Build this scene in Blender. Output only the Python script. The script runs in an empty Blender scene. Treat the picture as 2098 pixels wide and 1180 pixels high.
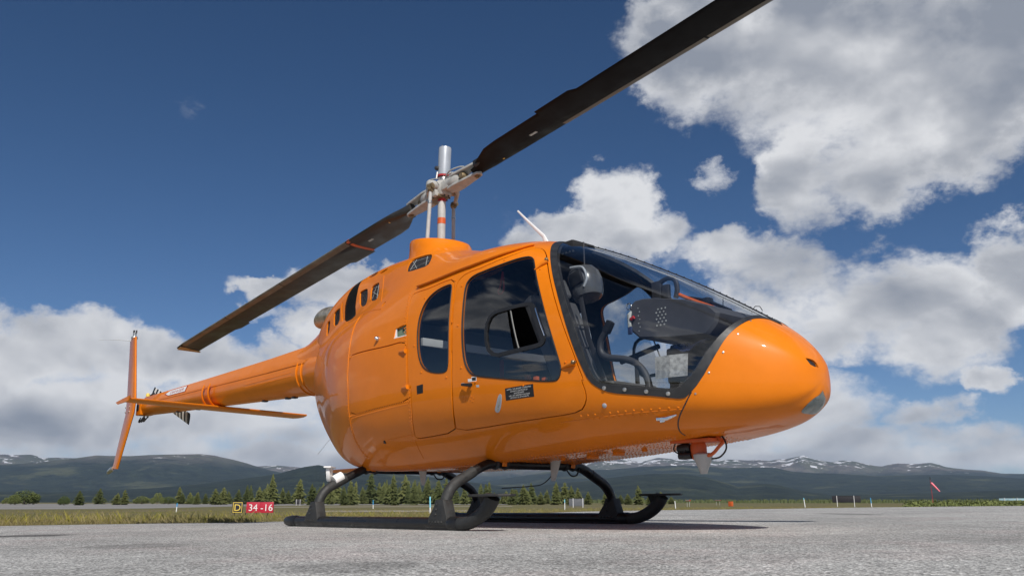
import bpy, bmesh, math, random
import numpy as np
from mathutils import Vector, Matrix
from mathutils.geometry import delaunay_2d_cdt

R = math.radians
sc = bpy.context.scene
COL = sc.collection
random.seed(5)
rng = np.random.default_rng(5)

# ------------------------------------------------------------------ camera
cam_d = bpy.data.cameras.new("camera")
cam = bpy.data.objects.new("camera", cam_d)
COL.objects.link(cam)
sc.camera = cam
CAM = Vector((5.57492, -4.28007, 0.17083))
YAW, PITCH, ROLL = -0.833048, 0.252458, 0.0
FPX = 1700.16
cam_d.sensor_fit = 'HORIZONTAL'
cam_d.sensor_width = 36.0
cam_d.lens = 36.0 * FPX / 2098.0
cam_d.clip_start = 0.05
cam_d.clip_end = 60000
fw = Vector((math.sin(YAW) * math.cos(PITCH), math.cos(YAW) * math.cos(PITCH), math.sin(PITCH)))
rt = Vector((math.cos(YAW), -math.sin(YAW), 0))
up = rt.cross(fw)
rt2 = rt * math.cos(ROLL) + up * math.sin(ROLL)
up2 = -rt * math.sin(ROLL) + up * math.cos(ROLL)
cam.matrix_world = Matrix(((rt2.x, up2.x, -fw.x, CAM.x), (rt2.y, up2.y, -fw.y, CAM.y), (rt2.z, up2.z, -fw.z, CAM.z), (0, 0, 0, 1)))

# ------------------------------------------------------------------ light
SUN_TO = Vector((0.94, -0.54, 1.0)).normalized()     # direction towards the sun
SUN_EL = math.asin(SUN_TO.z)
SUN_AZ = math.atan2(SUN_TO.x, SUN_TO.y)              # clockwise from +Y
sun_d = bpy.data.lights.new("sun", 'SUN')
sun_d.energy = 4.0
sun_d.angle = R(0.5)
sun_d.color = (1.0, 0.955, 0.89)
sun = bpy.data.objects.new("sun", sun_d)
COL.objects.link(sun)
sun.rotation_euler = (-SUN_TO).to_track_quat('-Z', 'Y').to_euler()
sc.view_settings.view_transform = 'Standard'
sc.view_settings.look = 'None'
sc.view_settings.gamma = 1.0
sc.view_settings.use_curve_mapping = False
sc.view_settings.exposure = 0.30
sc.cycles.max_bounces = 10
sc.cycles.transparent_max_bounces = 24
sc.cycles.volume_bounces = 0
sc.cycles.use_denoising = True


class NT:
    """small node tree writer"""
    def __init__(s, tree):
        s.t = tree
        s.t.nodes.clear()

    def n(s, typ, **kw):
        nd = s.t.nodes.new(typ)
        for k, v in kw.items():
            setattr(nd, k, v)
        return nd

    def put(s, sock, v):
        if isinstance(v, bpy.types.NodeSocket):
            s.t.links.new(v, sock)
        elif v is not None:
            sock.default_value = v

    def math(s, op, a, b=None, c=None, clamp=False):
        nd = s.n('ShaderNodeMath', operation=op, use_clamp=clamp)
        s.put(nd.inputs[0], a)
        if b is not None: s.put(nd.inputs[1], b)
        if c is not None: s.put(nd.inputs[2], c)
        return nd.outputs[0]

    def vmath(s, op, a, b=None, scale=None):
        nd = s.n('ShaderNodeVectorMath', operation=op)
        s.put(nd.inputs[0], a)
        if b is not None: s.put(nd.inputs[1], b)
        if scale is not None: s.put(nd.inputs['Scale'], scale)
        return nd.outputs['Value'] if op in ('DOT_PRODUCT', 'LENGTH', 'DISTANCE') else nd.outputs[0]

    def noise(s, vec, scale, detail=4, rough=0.55, dist=0.0, dim='3D'):
        nd = s.n('ShaderNodeTexNoise', noise_dimensions=dim)
        if vec is not None: s.put(nd.inputs['Vector'], vec)
        s.put(nd.inputs['Scale'], scale)
        s.put(nd.inputs['Detail'], detail)
        s.put(nd.inputs['Roughness'], rough)
        s.put(nd.inputs['Distortion'], dist)
        return nd.outputs[0]

    def smooth(s, v, lo, hi, a=0.0, b=1.0, kind='SMOOTHSTEP'):
        nd = s.n('ShaderNodeMapRange', interpolation_type=kind)
        s.put(nd.inputs[0], v)
        s.put(nd.inputs[1], lo); s.put(nd.inputs[2], hi)
        s.put(nd.inputs[3], a); s.put(nd.inputs[4], b)
        return nd.outputs[0]

    def mix(s, f, a, b, mode='MIX'):
        nd = s.n('ShaderNodeMix', data_type='RGBA', blend_type=mode)
        s.put(nd.inputs['Factor'], f)
        s.put(nd.inputs[6], a); s.put(nd.inputs[7], b)
        return nd.outputs[2]


def c4(c):
    return tuple(c) + (1.0,)


# ------------------------------------------------------------------ sky with clouds
world = bpy.data.worlds.new("World")
sc.world = world
world.use_nodes = True
w = NT(world.node_tree)
wout = w.n('ShaderNodeOutputWorld')
bg = w.n('ShaderNodeBackground')
sky = w.n('ShaderNodeTexSky', sky_type='NISHITA', sun_disc=False, sun_elevation=SUN_EL, sun_rotation=SUN_AZ,
          altitude=3000.0, air_density=1.0, dust_density=0.35, ozone_density=2.2)
tc = w.n('ShaderNodeTexCoord')
dirn = w.vmath('NORMALIZE', tc.outputs['Generated'])
sep = w.n('ShaderNodeSeparateXYZ')
w.put(sep.inputs[0], dirn)
el0 = w.math('ARCSINE', sep.outputs[2])
az0 = w.math('ARCTAN2', sep.outputs[1], sep.outputs[0])
# the banks' outlines are broken up by turbulence: a bearing and height pushed about by noise
warp = w.n('ShaderNodeTexNoise')
w.put(warp.inputs['Vector'], w.vmath('MULTIPLY', dirn, (1.0, 1.0, 1.35)))
warp.inputs['Scale'].default_value = 7.5
warp.inputs['Detail'].default_value = 10
warp.inputs['Roughness'].default_value = 0.64
ws_ = w.n('ShaderNodeSeparateColor')
w.put(ws_.inputs[0], warp.outputs['Color'])
az = w.math('MULTIPLY_ADD', w.math('SUBTRACT', ws_.outputs[0], 0.5), 0.20, az0)
el = w.math('MULTIPLY_ADD', w.math('SUBTRACT', ws_.outputs[1], 0.5), w.smooth(el0, 0.0, 0.30, 0.06, 0.17), el0)
# flattened direction, so clouds stretch sideways towards the horizon
flat = w.vmath('MULTIPLY', dirn, (1.0, 1.0, 1.55))
BLOBS = [(2.1457, 0.5291, 0.1015, 0.087, 1), (2.0293, 0.4917, 0.1233, 0.0954, 1), (1.9233, 0.4564, 0.1238, 0.1022, 1), (1.8181, 0.457, 0.0897, 0.1095, 1), (2.0412, 0.375, 0.0434, 0.0802, 0.95), (1.9605, 0.3687, 0.0793, 0.0572, 1), (1.8575, 0.3862, 0.0671, 0.0635, 1), (2.1969, 0.5129, 0.0496, 0.0787, 0.9), (2.0686, 0.2557, 0.0741, 0.0388, 0.9), (1.9764, 0.2252, 0.1093, 0.0588, 1), (1.8531, 0.2164, 0.0429, 0.0551, 1.05), (1.9094, 0.171, 0.0755, 0.0412, 0.95), (2.0324, 0.1808, 0.0803, 0.0328, 0.9), (2.105, 0.2135, 0.0488, 0.0337, 0.85), (2.27, 0.3492, 0.0516, 0.0517, 0.95), (2.323, 0.3219, 0.0732, 0.032, 0.95), (2.2505, 0.302, 0.0654, 0.0347, 0.9), (2.1695, 0.2659, 0.04, 0.0257, 0.75), (2.1446, 0.378, 0.0263, 0.0223, 0.62), (2.6009, 0.2449, 0.0769, 0.0346, 0.95), (2.6926, 0.2424, 0.0395, 0.0135, 0.75), (2.5606, 0.2669, 0.0419, 0.0232, 0.9), (2.6449, 0.2054, 0.04, 0.0228, 0.85), (2.6905, 0.2142, 0.0336, 0.0113, 0.5), (2.9362, 0.1522, 0.0642, 0.0377, 1), (2.8577, 0.1586, 0.0902, 0.0394, 1), (2.7614, 0.1542, 0.0804, 0.0328, 0.95), (2.6816, 0.1667, 0.0389, 0.0225, 0.8), (2.8876, 0.0892, 0.1263, 0.0459, 1), (2.7401, 0.0897, 0.141, 0.0435, 1), (2.6519, 0.1369, 0.0676, 0.0395, 0.85), (2.0652, 0.1059, 0.0857, 0.0382, 0.85), (2.0171, 0.0721, 0.1046, 0.0265, 0.85), (1.917, 0.0688, 0.0698, 0.0161, 0.7), (1.8701, 0.1217, 0.0258, 0.016, 0.85), (1.9412, 0.1005, 0.0413, 0.0165, 0.7), (2.1472, 0.0808, 0.0901, 0.0333, 0.9), (1.9015, 0.0483, 0.0924, 0.0129, 0.8), (2.4033, 0.0835, 0.3358, 0.0403, 0.9), (2.4038, 0.0466, 0.7129, 0.0272, 0.95), (2.3418, 0.3019, 0.067, 0.0321, 0.9), (2.1924, 0.273, 0.069, 0.0258, 0.62), (2.1365, 0.2438, 0.0501, 0.0284, 0.7), (2.6325, 0.1888, 0.0401, 0.0228, 0.8), (2.1345, 0.2722, 0.0614, 0.034, 0.9), (2.3232, 0.1668, 0.0412, 0.0467, 0.95), (2.2503, 0.1568, 0.0403, 0.026, 0.9), (2.2892, 0.2216, 0.0237, 0.0234, 0.5), (2.9408, 0.1874, 0.0271, 0.0101, 0.5), (1.9321, 0.2631, 0.0288, 0.0157, 0.55), (2.1376, 0.2268, 0.0445, 0.0284, 0.8)]   # azimuth, elevation, half width, half height, weight of the cloud banks
cov = None
for a0, e0, ra, re, wt in BLOBS:
    da = w.math('MULTIPLY', w.math('SUBTRACT', az, a0), 1.0 / ra)
    de = w.math('MULTIPLY', w.math('SUBTRACT', el, e0), 1.0 / re)
    r2 = w.math('MULTIPLY_ADD', da, da, w.math('MULTIPLY', de, de))
    b = w.math('MULTIPLY', w.math('SUBTRACT', 1.0, w.math('MULTIPLY', r2, 0.5), clamp=True), wt)
    cov = b if cov is None else w.math('SMOOTH_MAX', cov, b, 0.12)
# the rest of the sky: scattered banks of the same kind
dz = w.math('MAXIMUM', w.math('ADD', sep.outputs[2], 0.12), 0.05)
plane = w.vmath('DIVIDE', dirn, None)
cmb = w.n('ShaderNodeCombineXYZ')
for i in range(3): w.put(cmb.inputs[i], dz)
w.put(plane.node.inputs[1], cmb.outputs[0])
gen = w.smooth(w.noise(plane, 1.1, 2, 0.5), 0.47, 0.66, 0.0, 0.85)
fa = w.math('MULTIPLY', w.math('SUBTRACT', az0, 2.4038), 1.0 / 0.80)
fe = w.math('MULTIPLY', w.math('SUBTRACT', el0, 0.25), 1.0 / 0.50)
fr2 = w.math('MULTIPLY_ADD', fa, fa, w.math('MULTIPLY', fe, fe))
inside = w.smooth(fr2, 0.85, 1.6, 1.0, 0.0)
cov = w.math('MULTIPLY_ADD', cov, 1.22, -0.20)
cov = w.math('ADD', w.math('MULTIPLY', cov, inside), w.math('MULTIPLY', gen, w.math('SUBTRACT', 1.0, inside)))
n1 = w.noise(flat, 5.6, 10, 0.60, 0.20)
n2 = w.noise(flat, 19.0, 8, 0.62, 0.2)
nn = w.math('MULTIPLY_ADD', n1, 0.62, w.math('MULTIPLY', n2, 0.38))
field = w.math('MULTIPLY_ADD', w.math('SUBTRACT', nn, 0.5), 1.8, cov)
dens = w.smooth(field, 0.14, 0.74)
thick = w.smooth(field, 0.35, 1.15)
# light comes from above: compare the cloud a little higher up the sky
sunoff = w.vmath('ADD', flat, (0.010, -0.010, 0.050))
m1 = w.noise(sunoff, 4.6, 4, 0.50, 0.30)
k1 = w.noise(flat, 4.6, 4, 0.50, 0.30)
relief = w.math('MULTIPLY', w.math('SUBTRACT', k1, m1), 3.0)
fineb = w.math('MULTIPLY', w.math('SUBTRACT', n2, 0.5), 0.55)
low = w.smooth(w.noise(flat, 2.3, 2, 0.5), 0.36, 0.64)
lit = w.math('ADD', w.math('ADD', 0.86, relief), fineb)
# high banks show their shaded bases, low ones their sunlit sides
lit = w.math('SUBTRACT', lit, w.math('MULTIPLY', thick, w.math('ADD', w.math('MULTIPLY_ADD', low, 0.30, 0.16), w.smooth(el0, 0.24, 0.58, 0.0, 0.70))), clamp=True)
cl = w.n('ShaderNodeValToRGB')
cl.color_ramp.elements[0].position = 0.05
cl.color_ramp.elements[0].color = (0.27, 0.30, 0.36, 1)
cl.color_ramp.elements[1].position = 0.95
cl.color_ramp.elements[1].color = (0.74, 0.75, 0.775, 1)
e = cl.color_ramp.elements.new(0.45)
e.color = (0.44, 0.46, 0.505, 1)
w.put(cl.inputs[0], lit)
CLOUD_GAIN = 9.0          # sky texture units per unit of cloud colour
cloudc = w.mix(1.0, cl.outputs[0], (CLOUD_GAIN, CLOUD_GAIN, CLOUD_GAIN, 1), 'MULTIPLY')
# the sky of the photograph is a little deeper than the model's: a mild curve on each channel
ss = w.n('ShaderNodeSeparateColor')
w.put(ss.inputs[0], sky.outputs[0])
sj = w.n('ShaderNodeCombineColor')
for i, (g, k) in enumerate(((1.34, 0.325), (1.16, 0.440), (1.10, 0.540))):
    w.put(sj.inputs[i], w.math('MULTIPLY', w.math('POWER', ss.outputs[i], g), k))
skyc = sj.outputs[0]
allc = w.mix(dens, skyc, cloudc)
w.put(bg.inputs['Color'], allc)
bg.inputs['Strength'].default_value = 0.09
w.put(wout.inputs[0], bg.outputs[0])


# ------------------------------------------------------------------ materials
def new_mat(name):
    m = bpy.data.materials.new(name)
    m.use_nodes = True
    t = NT(m.node_tree)
    out = t.n('ShaderNodeOutputMaterial')
    b = t.n('ShaderNodeBsdfPrincipled')
    t.put(out.inputs[0], b.outputs[0])
    t.out = out
    return m, t, b


def simple(name, col, rough=0.5, metal=0.0, coat=0.0, var=0.0, scale=8.0, bump=0.0, bscale=60.0, spec=0.5):
    m, t, b = new_mat(name)
    co = t.n('ShaderNodeTexCoord').outputs['Object']
    if var:
        f = t.noise(co, scale, 5, 0.6)
        c = t.mix(t.smooth(f, 0.3, 0.7), c4([x * (1 - var) for x in col]), c4([min(1, x * (1 + var)) for x in col]))
        t.put(b.inputs['Base Color'], c)
        t.put(b.inputs['Roughness'], t.smooth(f, 0.3, 0.7, max(0.02, rough * (1 - var)), min(1, rough * (1 + var))))
    else:
        b.inputs['Base Color'].default_value = c4(col)
        b.inputs['Roughness'].default_value = rough
    b.inputs['Metallic'].default_value = metal
    b.inputs['Coat Weight'].default_value = coat
    b.inputs['Coat Roughness'].default_value = 0.03
    b.inputs['Specular IOR Level'].default_value = spec
    if bump:
        bn = t.n('ShaderNodeBump')
        bn.inputs['Strength'].default_value = bump
        bn.inputs['Distance'].default_value = 0.01
        t.put(bn.inputs['Height'], t.noise(co, bscale, 4, 0.6))
        t.put(b.inputs['Normal'], bn.outputs[0])
    return m


def glass(name, tint, gloss=1.0, base=0.07):
    """thin acrylic pane: tinted see-through plus a Fresnel reflection"""
    m = bpy.data.materials.new(name)
    m.use_nodes = True
    t = NT(m.node_tree)
    out = t.n('ShaderNodeOutputMaterial')
    tr = t.n('ShaderNodeBsdfTransparent')
    tr.inputs[0].default_value = c4(tint)
    gl = t.n('ShaderNodeBsdfGlossy')
    gl.inputs['Roughness'].default_value = 0.015
    gl.inputs['Color'].default_value = (gloss, gloss, gloss, 1)
    gm = t.n('ShaderNodeNewGeometry')
    c = t.math('ABSOLUTE', t.vmath('DOT_PRODUCT', gm.outputs['Normal'], gm.outputs['Incoming']))
    # Schlick reflectance of both faces of the pane, the same from either side
    f2 = t.math('MULTIPLY_ADD', t.math('POWER', t.math('SUBTRACT', 1.0, c, clamp=True), 5.0), 1.0 - base, base, clamp=True)
    mx = t.n('ShaderNodeMixShader')
    t.put(mx.inputs[0], f2)
    t.put(mx.inputs[1], tr.outputs[0])
    t.put(mx.inputs[2], gl.outputs[0])
    t.put(out.inputs[0], mx.outputs[0])
    return m


def paint():
    m, t, b = new_mat("orange_paint")
    co = t.n('ShaderNodeTexCoord').outputs['Object']
    f = t.noise(co, 3.0, 6, 0.65)
    c = t.mix(t.smooth(f, 0.3, 0.7), (0.64, 0.166, 0.003, 1), (0.70, 0.184, 0.005, 1))
    t.put(b.inputs['Base Color'], c)
    b.inputs['Roughness'].default_value = 0.42
    b.inputs['Specular IOR Level'].default_value = 0.12
    b.inputs['Coat Weight'].default_value = 0.42
    b.inputs['Coat IOR'].default_value = 1.45
    t.put(b.inputs['Coat Roughness'], t.smooth(t.noise(co, 9.0, 5, 0.6), 0.35, 0.75, 0.015, 0.05))
    bn = t.n('ShaderNodeBump')                        # slight waviness of hand-finished skin
    bn.inputs['Strength'].default_value = 0.045
    bn.inputs['Distance'].default_value = 0.05
    t.put(bn.inputs['Height'], t.noise(co, 4.5, 2, 0.5))
    t.put(b.inputs['Coat Normal'], bn.outputs[0])
    t.put(b.inputs['Normal'], bn.outputs[0])
    return m


M = {}
M['paint'] = paint()
M['black'] = simple('black_rubber', (0.012, 0.012, 0.013), 0.45, var=0.15)
M['frame'] = simple('charcoal_frame', (0.022, 0.023, 0.025), 0.42, var=0.2, scale=20)
M['lining'] = simple('black_headliner', (0.010, 0.010, 0.012), 0.85, var=0.2, bump=0.1)
M['interior'] = simple('dark_grey_trim', (0.030, 0.030, 0.034), 0.6, var=0.2, bump=0.15, bscale=160)
M['console'] = simple('console_shell', (0.060, 0.060, 0.068), 0.5, var=0.12, bump=0.1, bscale=220)
M['seat'] = simple('grey_leather', (0.065, 0.065, 0.068), 0.55, var=0.15, bump=0.2, bscale=90)
M['skid'] = simple('skid_black', (0.008, 0.008, 0.0085), 0.38, var=0.35, scale=14, bump=0.06, bscale=70)
M['skidgrey'] = simple('skid_grip_coat', (0.024, 0.0245, 0.024), 0.62, var=0.25, scale=25, bump=0.25, bscale=300)
M['blade'] = simple('blade_black', (0.006, 0.006, 0.0065), 0.5, var=0.25, scale=5, spec=0.10)
M['bladeaft'] = simple('blade_brown_grey', (0.030, 0.027, 0.023), 0.42, var=0.3, scale=4)  # brown-grey, paler than the forward blade's black
M['ledge'] = simple('erosion_strip', (0.16, 0.135, 0.10), 0.5, metal=0.2, var=0.3, scale=6)
M['tipyellow'] = simple('blade_tip_tan', (0.42, 0.25, 0.09), 0.5, var=0.2)
M['hub'] = simple('hub_grey_paint', (0.36, 0.355, 0.335), 0.45, var=0.18, scale=18)
M['steel'] = simple('bare_steel', (0.50, 0.49, 0.46), 0.32, metal=0.85, var=0.2, scale=25)
M['alu'] = simple('grey_aluminium', (0.40, 0.425, 0.46), 0.38, metal=0.25, var=0.06)
M['chrome'] = simple('chrome', (0.75, 0.75, 0.76), 0.12, metal=1.0)
M['bronze'] = simple('greased_bronze', (0.20, 0.15, 0.085), 0.45, metal=0.5, var=0.3, scale=30)
M['edge'] = simple('acrylic_edge', (0.05, 0.052, 0.05), 0.4)
M['boltgrey'] = simple('dull_zinc', (0.075, 0.075, 0.072), 0.45, metal=0.5, var=0.3, scale=40)
M['white'] = simple('white_paint', (0.76, 0.76, 0.75), 0.4, var=0.05)
M['offwhite'] = simple('off_white_paint', (0.42, 0.415, 0.40), 0.42, var=0.1)
M['red'] = simple('red_paint', (0.38, 0.02, 0.025), 0.5, var=0.1)
M['orangemat'] = simple('orange_red_paint', (0.55, 0.10, 0.018), 0.5, var=0.15)
M['green'] = simple('zinc_green_primer', (0.13, 0.18, 0.12), 0.6, var=0.15)
M['mesh'] = simple('vent_screen', (0.016, 0.016, 0.017), 0.6, var=0.4, scale=120, bump=0.5, bscale=260)
M['exhaust'] = simple('heat_tinted_steel', (0.46, 0.41, 0.33), 0.42, metal=0.7, var=0.35, scale=12)
M['paper'] = simple('printed_paper', (0.36, 0.36, 0.35), 0.8, var=0.35, scale=40)
M['decal'] = simple('black_decal', (0.010, 0.010, 0.012), 0.5)
M['text'] = simple('white_print', (0.70, 0.70, 0.68), 0.6)
M['signred'] = simple('sign_red', (0.42, 0.014, 0.035), 0.45, var=0.08)
M['signblack'] = simple('sign_black', (0.02, 0.018, 0.022), 0.5, var=0.2)
M['signyellow'] = simple('sign_yellow', (0.72, 0.52, 0.09), 0.5)
M['bluepaint'] = simple('blue_paint', (0.05, 0.32, 0.62), 0.5, var=0.12)
M['ltblue'] = simple('pale_blue_panel', (0.34, 0.50, 0.56), 0.5, var=0.1)
M['pink'] = simple('faded_windsock', (0.80, 0.20, 0.25), 0.8, var=0.15)
M['ltcyan'] = simple('cyan_paint', (0.22, 0.60, 0.74), 0.5)
M['boardgrey'] = simple('weathered_grey_board', (0.10, 0.105, 0.115), 0.6, var=0.2)
M['bluecloth'] = simple('dark_blue_cloth', (0.02, 0.035, 0.10), 0.8, var=0.3, scale=30)
M['strap'] = simple('red_strap', (0.30, 0.012, 0.03), 0.7)
M['harness'] = simple('grey_harness', (0.36, 0.37, 0.36), 0.6, var=0.2, scale=30)
M['windshield'] = glass('windshield_acrylic', (0.90, 0.92, 0.93))
M['tint'] = glass('tinted_window', (0.62, 0.64, 0.65), base=0.10)
M['lens'] = glass('light_lens', (0.80, 0.84, 0.84))
M['helmet'] = simple('helmet_shell', (0.075, 0.078, 0.085), 0.25, coat=0.6)
M['bark'] = simple('pine_bark', (0.10, 0.075, 0.055), 0.9, var=0.3)


def leaf_mat(name, c0, c1, scale=0.6):
    m, t, b = new_mat(name)
    co = t.n('ShaderNodeTexCoord').outputs['Object']
    oi = t.n('ShaderNodeObjectInfo').outputs['Random']
    f = t.noise(co, scale, 4, 0.7)
    f = t.math('ADD', f, t.math('MULTIPLY', t.math('SUBTRACT', oi, 0.5), 0.3))
    t.put(b.inputs['Base Color'], t.mix(t.smooth(f, 0.3, 0.7), c4(c0), c4(c1)))
    b.inputs['Roughness'].default_value = 0.75
    b.inputs['Specular IOR Level'].default_value = 0.2
    return m


M['pine'] = leaf_mat('conifer_needles', (0.065, 0.080, 0.028), (0.150, 0.160, 0.055))
M['bush'] = leaf_mat('bush_leaves', (0.070, 0.095, 0.028), (0.150, 0.170, 0.055))


def stripes():
    m, t, b = new_mat('striped_tail_blade')
    co = t.n('ShaderNodeTexCoord').outputs['Object']
    s = t.n('ShaderNodeSeparateXYZ')
    t.put(s.inputs[0], co)
    f = t.math('FRACT', t.math('MULTIPLY', t.math('ABSOLUTE', s.outputs[0]), 7.2))
    t.put(b.inputs['Base Color'], t.mix(t.math('GREATER_THAN', f, 0.52), (0.70, 0.69, 0.66, 1), (0.014, 0.014, 0.015, 1)))
    b.inputs['Roughness'].default_value = 0.45
    return m


M['stripes'] = stripes()


# ------------------------------------------------------------------ mesh helpers
def prop(o, label=None, category=None, group=None, kind=None):
    if label: o['label'] = label
    if category: o['category'] = category
    if group: o['group'] = group
    if kind: o['kind'] = kind
    return o


def link_mesh(name, V, F, mat, parent=None, normals=None, smooth=True, flat_from=None):
    me = bpy.data.meshes.new(name)
    me.from_pydata([tuple(v) for v in V], [], [tuple(f) for f in F])
    if isinstance(mat, (list, tuple)):
        for mm in mat: me.materials.append(mm)
    else:
        me.materials.append(mat)
    me.polygons.foreach_set('use_smooth', [smooth] * len(me.polygons))
    me.update()
    if normals is not None:
        me.normals_split_custom_set_from_vertices([tuple(n) for n in normals])
    o = bpy.data.objects.new(name, me)
    COL.objects.link(o)
    if parent is not None: o.parent = parent
    return o


def empty(name, loc=(0, 0, 0), parent=None):
    o = bpy.data.objects.new(name, None)
    o.location = loc
    o.empty_display_size = 0.2
    COL.objects.link(o)
    if parent is not None: o.parent = parent
    return o


class MB:
    """collects primitive shapes into one mesh"""
    def __init__(s):
        s.V, s.F = [], []

    def add(s, V, F):
        k = len(s.V)
        s.V += [tuple(v) for v in V]
        s.F += [tuple(i + k for i in f) for f in F]
        return s

    def box(s, c, d, rot=None, taper=1.0):
        V = []
        for z in (-1, 1):
            k = taper if z > 0 else 1.0
            for x, y in ((-1, -1), (1, -1), (1, 1), (-1, 1)):
                p = Vector((x * d[0] / 2 * k, y * d[1] / 2 * k, z * d[2] / 2))
                if rot is not None: p = rot @ p
                V.append(p + Vector(c))
        return s.add(V, [(3, 2, 1, 0), (4, 5, 6, 7), (0, 1, 5, 4), (1, 2, 6, 5), (2, 3, 7, 6), (3, 0, 4, 7)])

    def tube(s, pts, r, n=12, caps=True, flat=None, upv=None):
        pts = [Vector(p) for p in pts]
        rs = r if isinstance(r, (list, tuple)) else [r] * len(pts)
        V, F = [], []
        a = None
        for i, p in enumerate(pts):
            d = (pts[min(i + 1, len(pts) - 1)] - pts[max(i - 1, 0)]).normalized()
            if a is None:
                a = Vector(upv) if upv else (Vector((0, 0, 1)) if abs(d.z) < 0.9 else Vector((1, 0, 0)))
            a = (a - d * a.dot(d)).normalized()
            b = d.cross(a)
            fl = flat[i] if flat else (1, 1)
            for k in range(n):
                t = 2 * math.pi * k / n
                V.append(p + (a * math.cos(t) * fl[0] + b * math.sin(t) * fl[1]) * rs[i])
        for i in range(len(pts) - 1):
            for k in range(n):
                k2 = (k + 1) % n
                F.append((i * n + k, i * n + k2, (i + 1) * n + k2, (i + 1) * n + k))
        if caps:
            F.append(tuple(range(n - 1, -1, -1)))
            F.append(tuple(range((len(pts) - 1) * n, len(pts) * n)))
        return s.add(V, F)

    def lathe(s, prof, c=(0, 0, 0), axis=None, n=20):
        """prof: (radius, height) pairs"""
        V, F = [], []
        q = Vector(axis).to_track_quat('Z', 'Y') if axis is not None else None
        for r, h in prof:
            for k in range(n):
                t = 2 * math.pi * k / n
                p = Vector((r * math.cos(t), r * math.sin(t), h))
                if q is not None: p = q @ p
                V.append(p + Vector(c))
        for i in range(len(prof) - 1):
            for k in range(n):
                k2 = (k + 1) % n
                F.append((i * n + k, i * n + k2, (i + 1) * n + k2, (i + 1) * n + k))
        F.append(tuple(range(n - 1, -1, -1)))
        F.append(tuple(range((len(prof) - 1) * n, len(prof) * n)))
        return s.add(V, F)

    def prism(s, poly, z0, z1, mat=None):
        """poly of 2D points, extruded in z, then moved by mat"""
        n = len(poly)
        V = [Vector((p[0], p[1], z0)) for p in poly] + [Vector((p[0], p[1], z1)) for p in poly]
        if mat is not None: V = [mat @ v for v in V]
        F = [tuple(range(n - 1, -1, -1)), tuple(range(n, 2 * n))]
        for i in range(n):
            j = (i + 1) % n
            F.append((i, j, n + j, n + i))
        return s.add(V, F)

    def loft(s, rings, caps=True):
        n = len(rings[0])
        V = [p for r in rings for p in r]
        F = []
        for i in range(len(rings) - 1):
            for k in range(n):
                k2 = (k + 1) % n
                F.append((i * n + k, i * n + k2, (i + 1) * n + k2, (i + 1) * n + k))
        if caps:
            F.append(tuple(range(n - 1, -1, -1)))
            F.append(tuple(range((len(rings) - 1) * n, len(rings) * n)))
        return s.add(V, F)

    def build(s, name, mat, parent=None, smooth=True, bevel=0.0, angle=35, seg=2):
        o = link_mesh(name, s.V, s.F, mat, parent, smooth=False)
        bm = bmesh.new()
        bm.from_mesh(o.data)
        bmesh.ops.recalc_face_normals(bm, faces=bm.faces)
        if bevel:
            es = [e for e in bm.edges if len(e.link_faces) == 2 and e.calc_face_angle() > R(angle)]
            bmesh.ops.bevel(bm, geom=es, offset=bevel, segments=seg, affect='EDGES', profile=0.6)
        if smooth:
            for f in bm.faces: f.smooth = True
            for e in bm.edges:
                e.smooth = not (len(e.link_faces) == 2 and e.calc_face_angle() > R(angle))
        bm.to_mesh(o.data)
        bm.free()
        return o


def catmull(P, k=6, closed=False):
    P = [Vector(p) for p in P]
    n = len(P)
    out = []
    rngi = range(n if closed else n - 1)
    for i in rngi:
        if closed:
            a, b, c, d = P[i - 1], P[i], P[(i + 1) % n], P[(i + 2) % n]
        else:
            a, b, c, d = P[max(i - 1, 0)], P[i], P[i + 1], P[min(i + 2, n - 1)]
        for j in range(k):
            t = j / k
            out.append(0.5 * ((2 * b) + (c - a) * t + (2 * a - 5 * b + 4 * c - d) * t * t + (3 * b - a - 3 * c + d) * t ** 3))
    if not closed: out.append(P[-1])
    return out


def chaikin(P, it=2, closed=True):
    P = [np.array(p, float) for p in P]
    for _ in range(it):
        Q = []
        n = len(P)
        if not closed: Q.append(P[0])
        for i in range(n if closed else n - 1):
            a, b = P[i], P[(i + 1) % n]
            Q += [a * .75 + b * .25, a * .25 + b * .75]
        if not closed: Q.append(P[-1])
        P = Q
    return P


def text2d(s, align='CENTER'):
    """flat outline mesh of a string, unit letter height"""
    cu = bpy.data.curves.new('lettering', 'FONT')
    cu.body = s
    cu.align_x = align
    cu.size = 1.0
    cu.resolution_u = 3
    o = bpy.data.objects.new('lettering', cu)
    COL.objects.link(o)
    dg = bpy.context.evaluated_depsgraph_get()
    me = bpy.data.meshes.new_from_object(o.evaluated_get(dg))
    V = [tuple(v.co) for v in me.vertices]
    F = [tuple(p.vertices) for p in me.polygons]
    bpy.data.objects.remove(o)
    bpy.data.curves.remove(cu)
    bpy.data.meshes.remove(me)
    return V, F


# ==================================================================== HELICOPTER
heli = prop(empty('helicopter'), 'orange single-engine helicopter standing on black skids on the apron, two-blade rotor parked fore and aft', 'helicopter')

# ---- body surface: a bicubic spline through hand-set sections, nose to tail
def sec(x, zb, wb, wl, zl, wm, zm, wu, zu, ws, zs, wr, zr, zt):
    return [(x, 0, zb), (x, wb * .55, zb + .002), (x, wb, zb + .025), (x, wl, zl), (x, wm, zm), (x, wu, zu), (x, ws, zs), (x, wr, zr), (x, 0, zt)]


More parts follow.
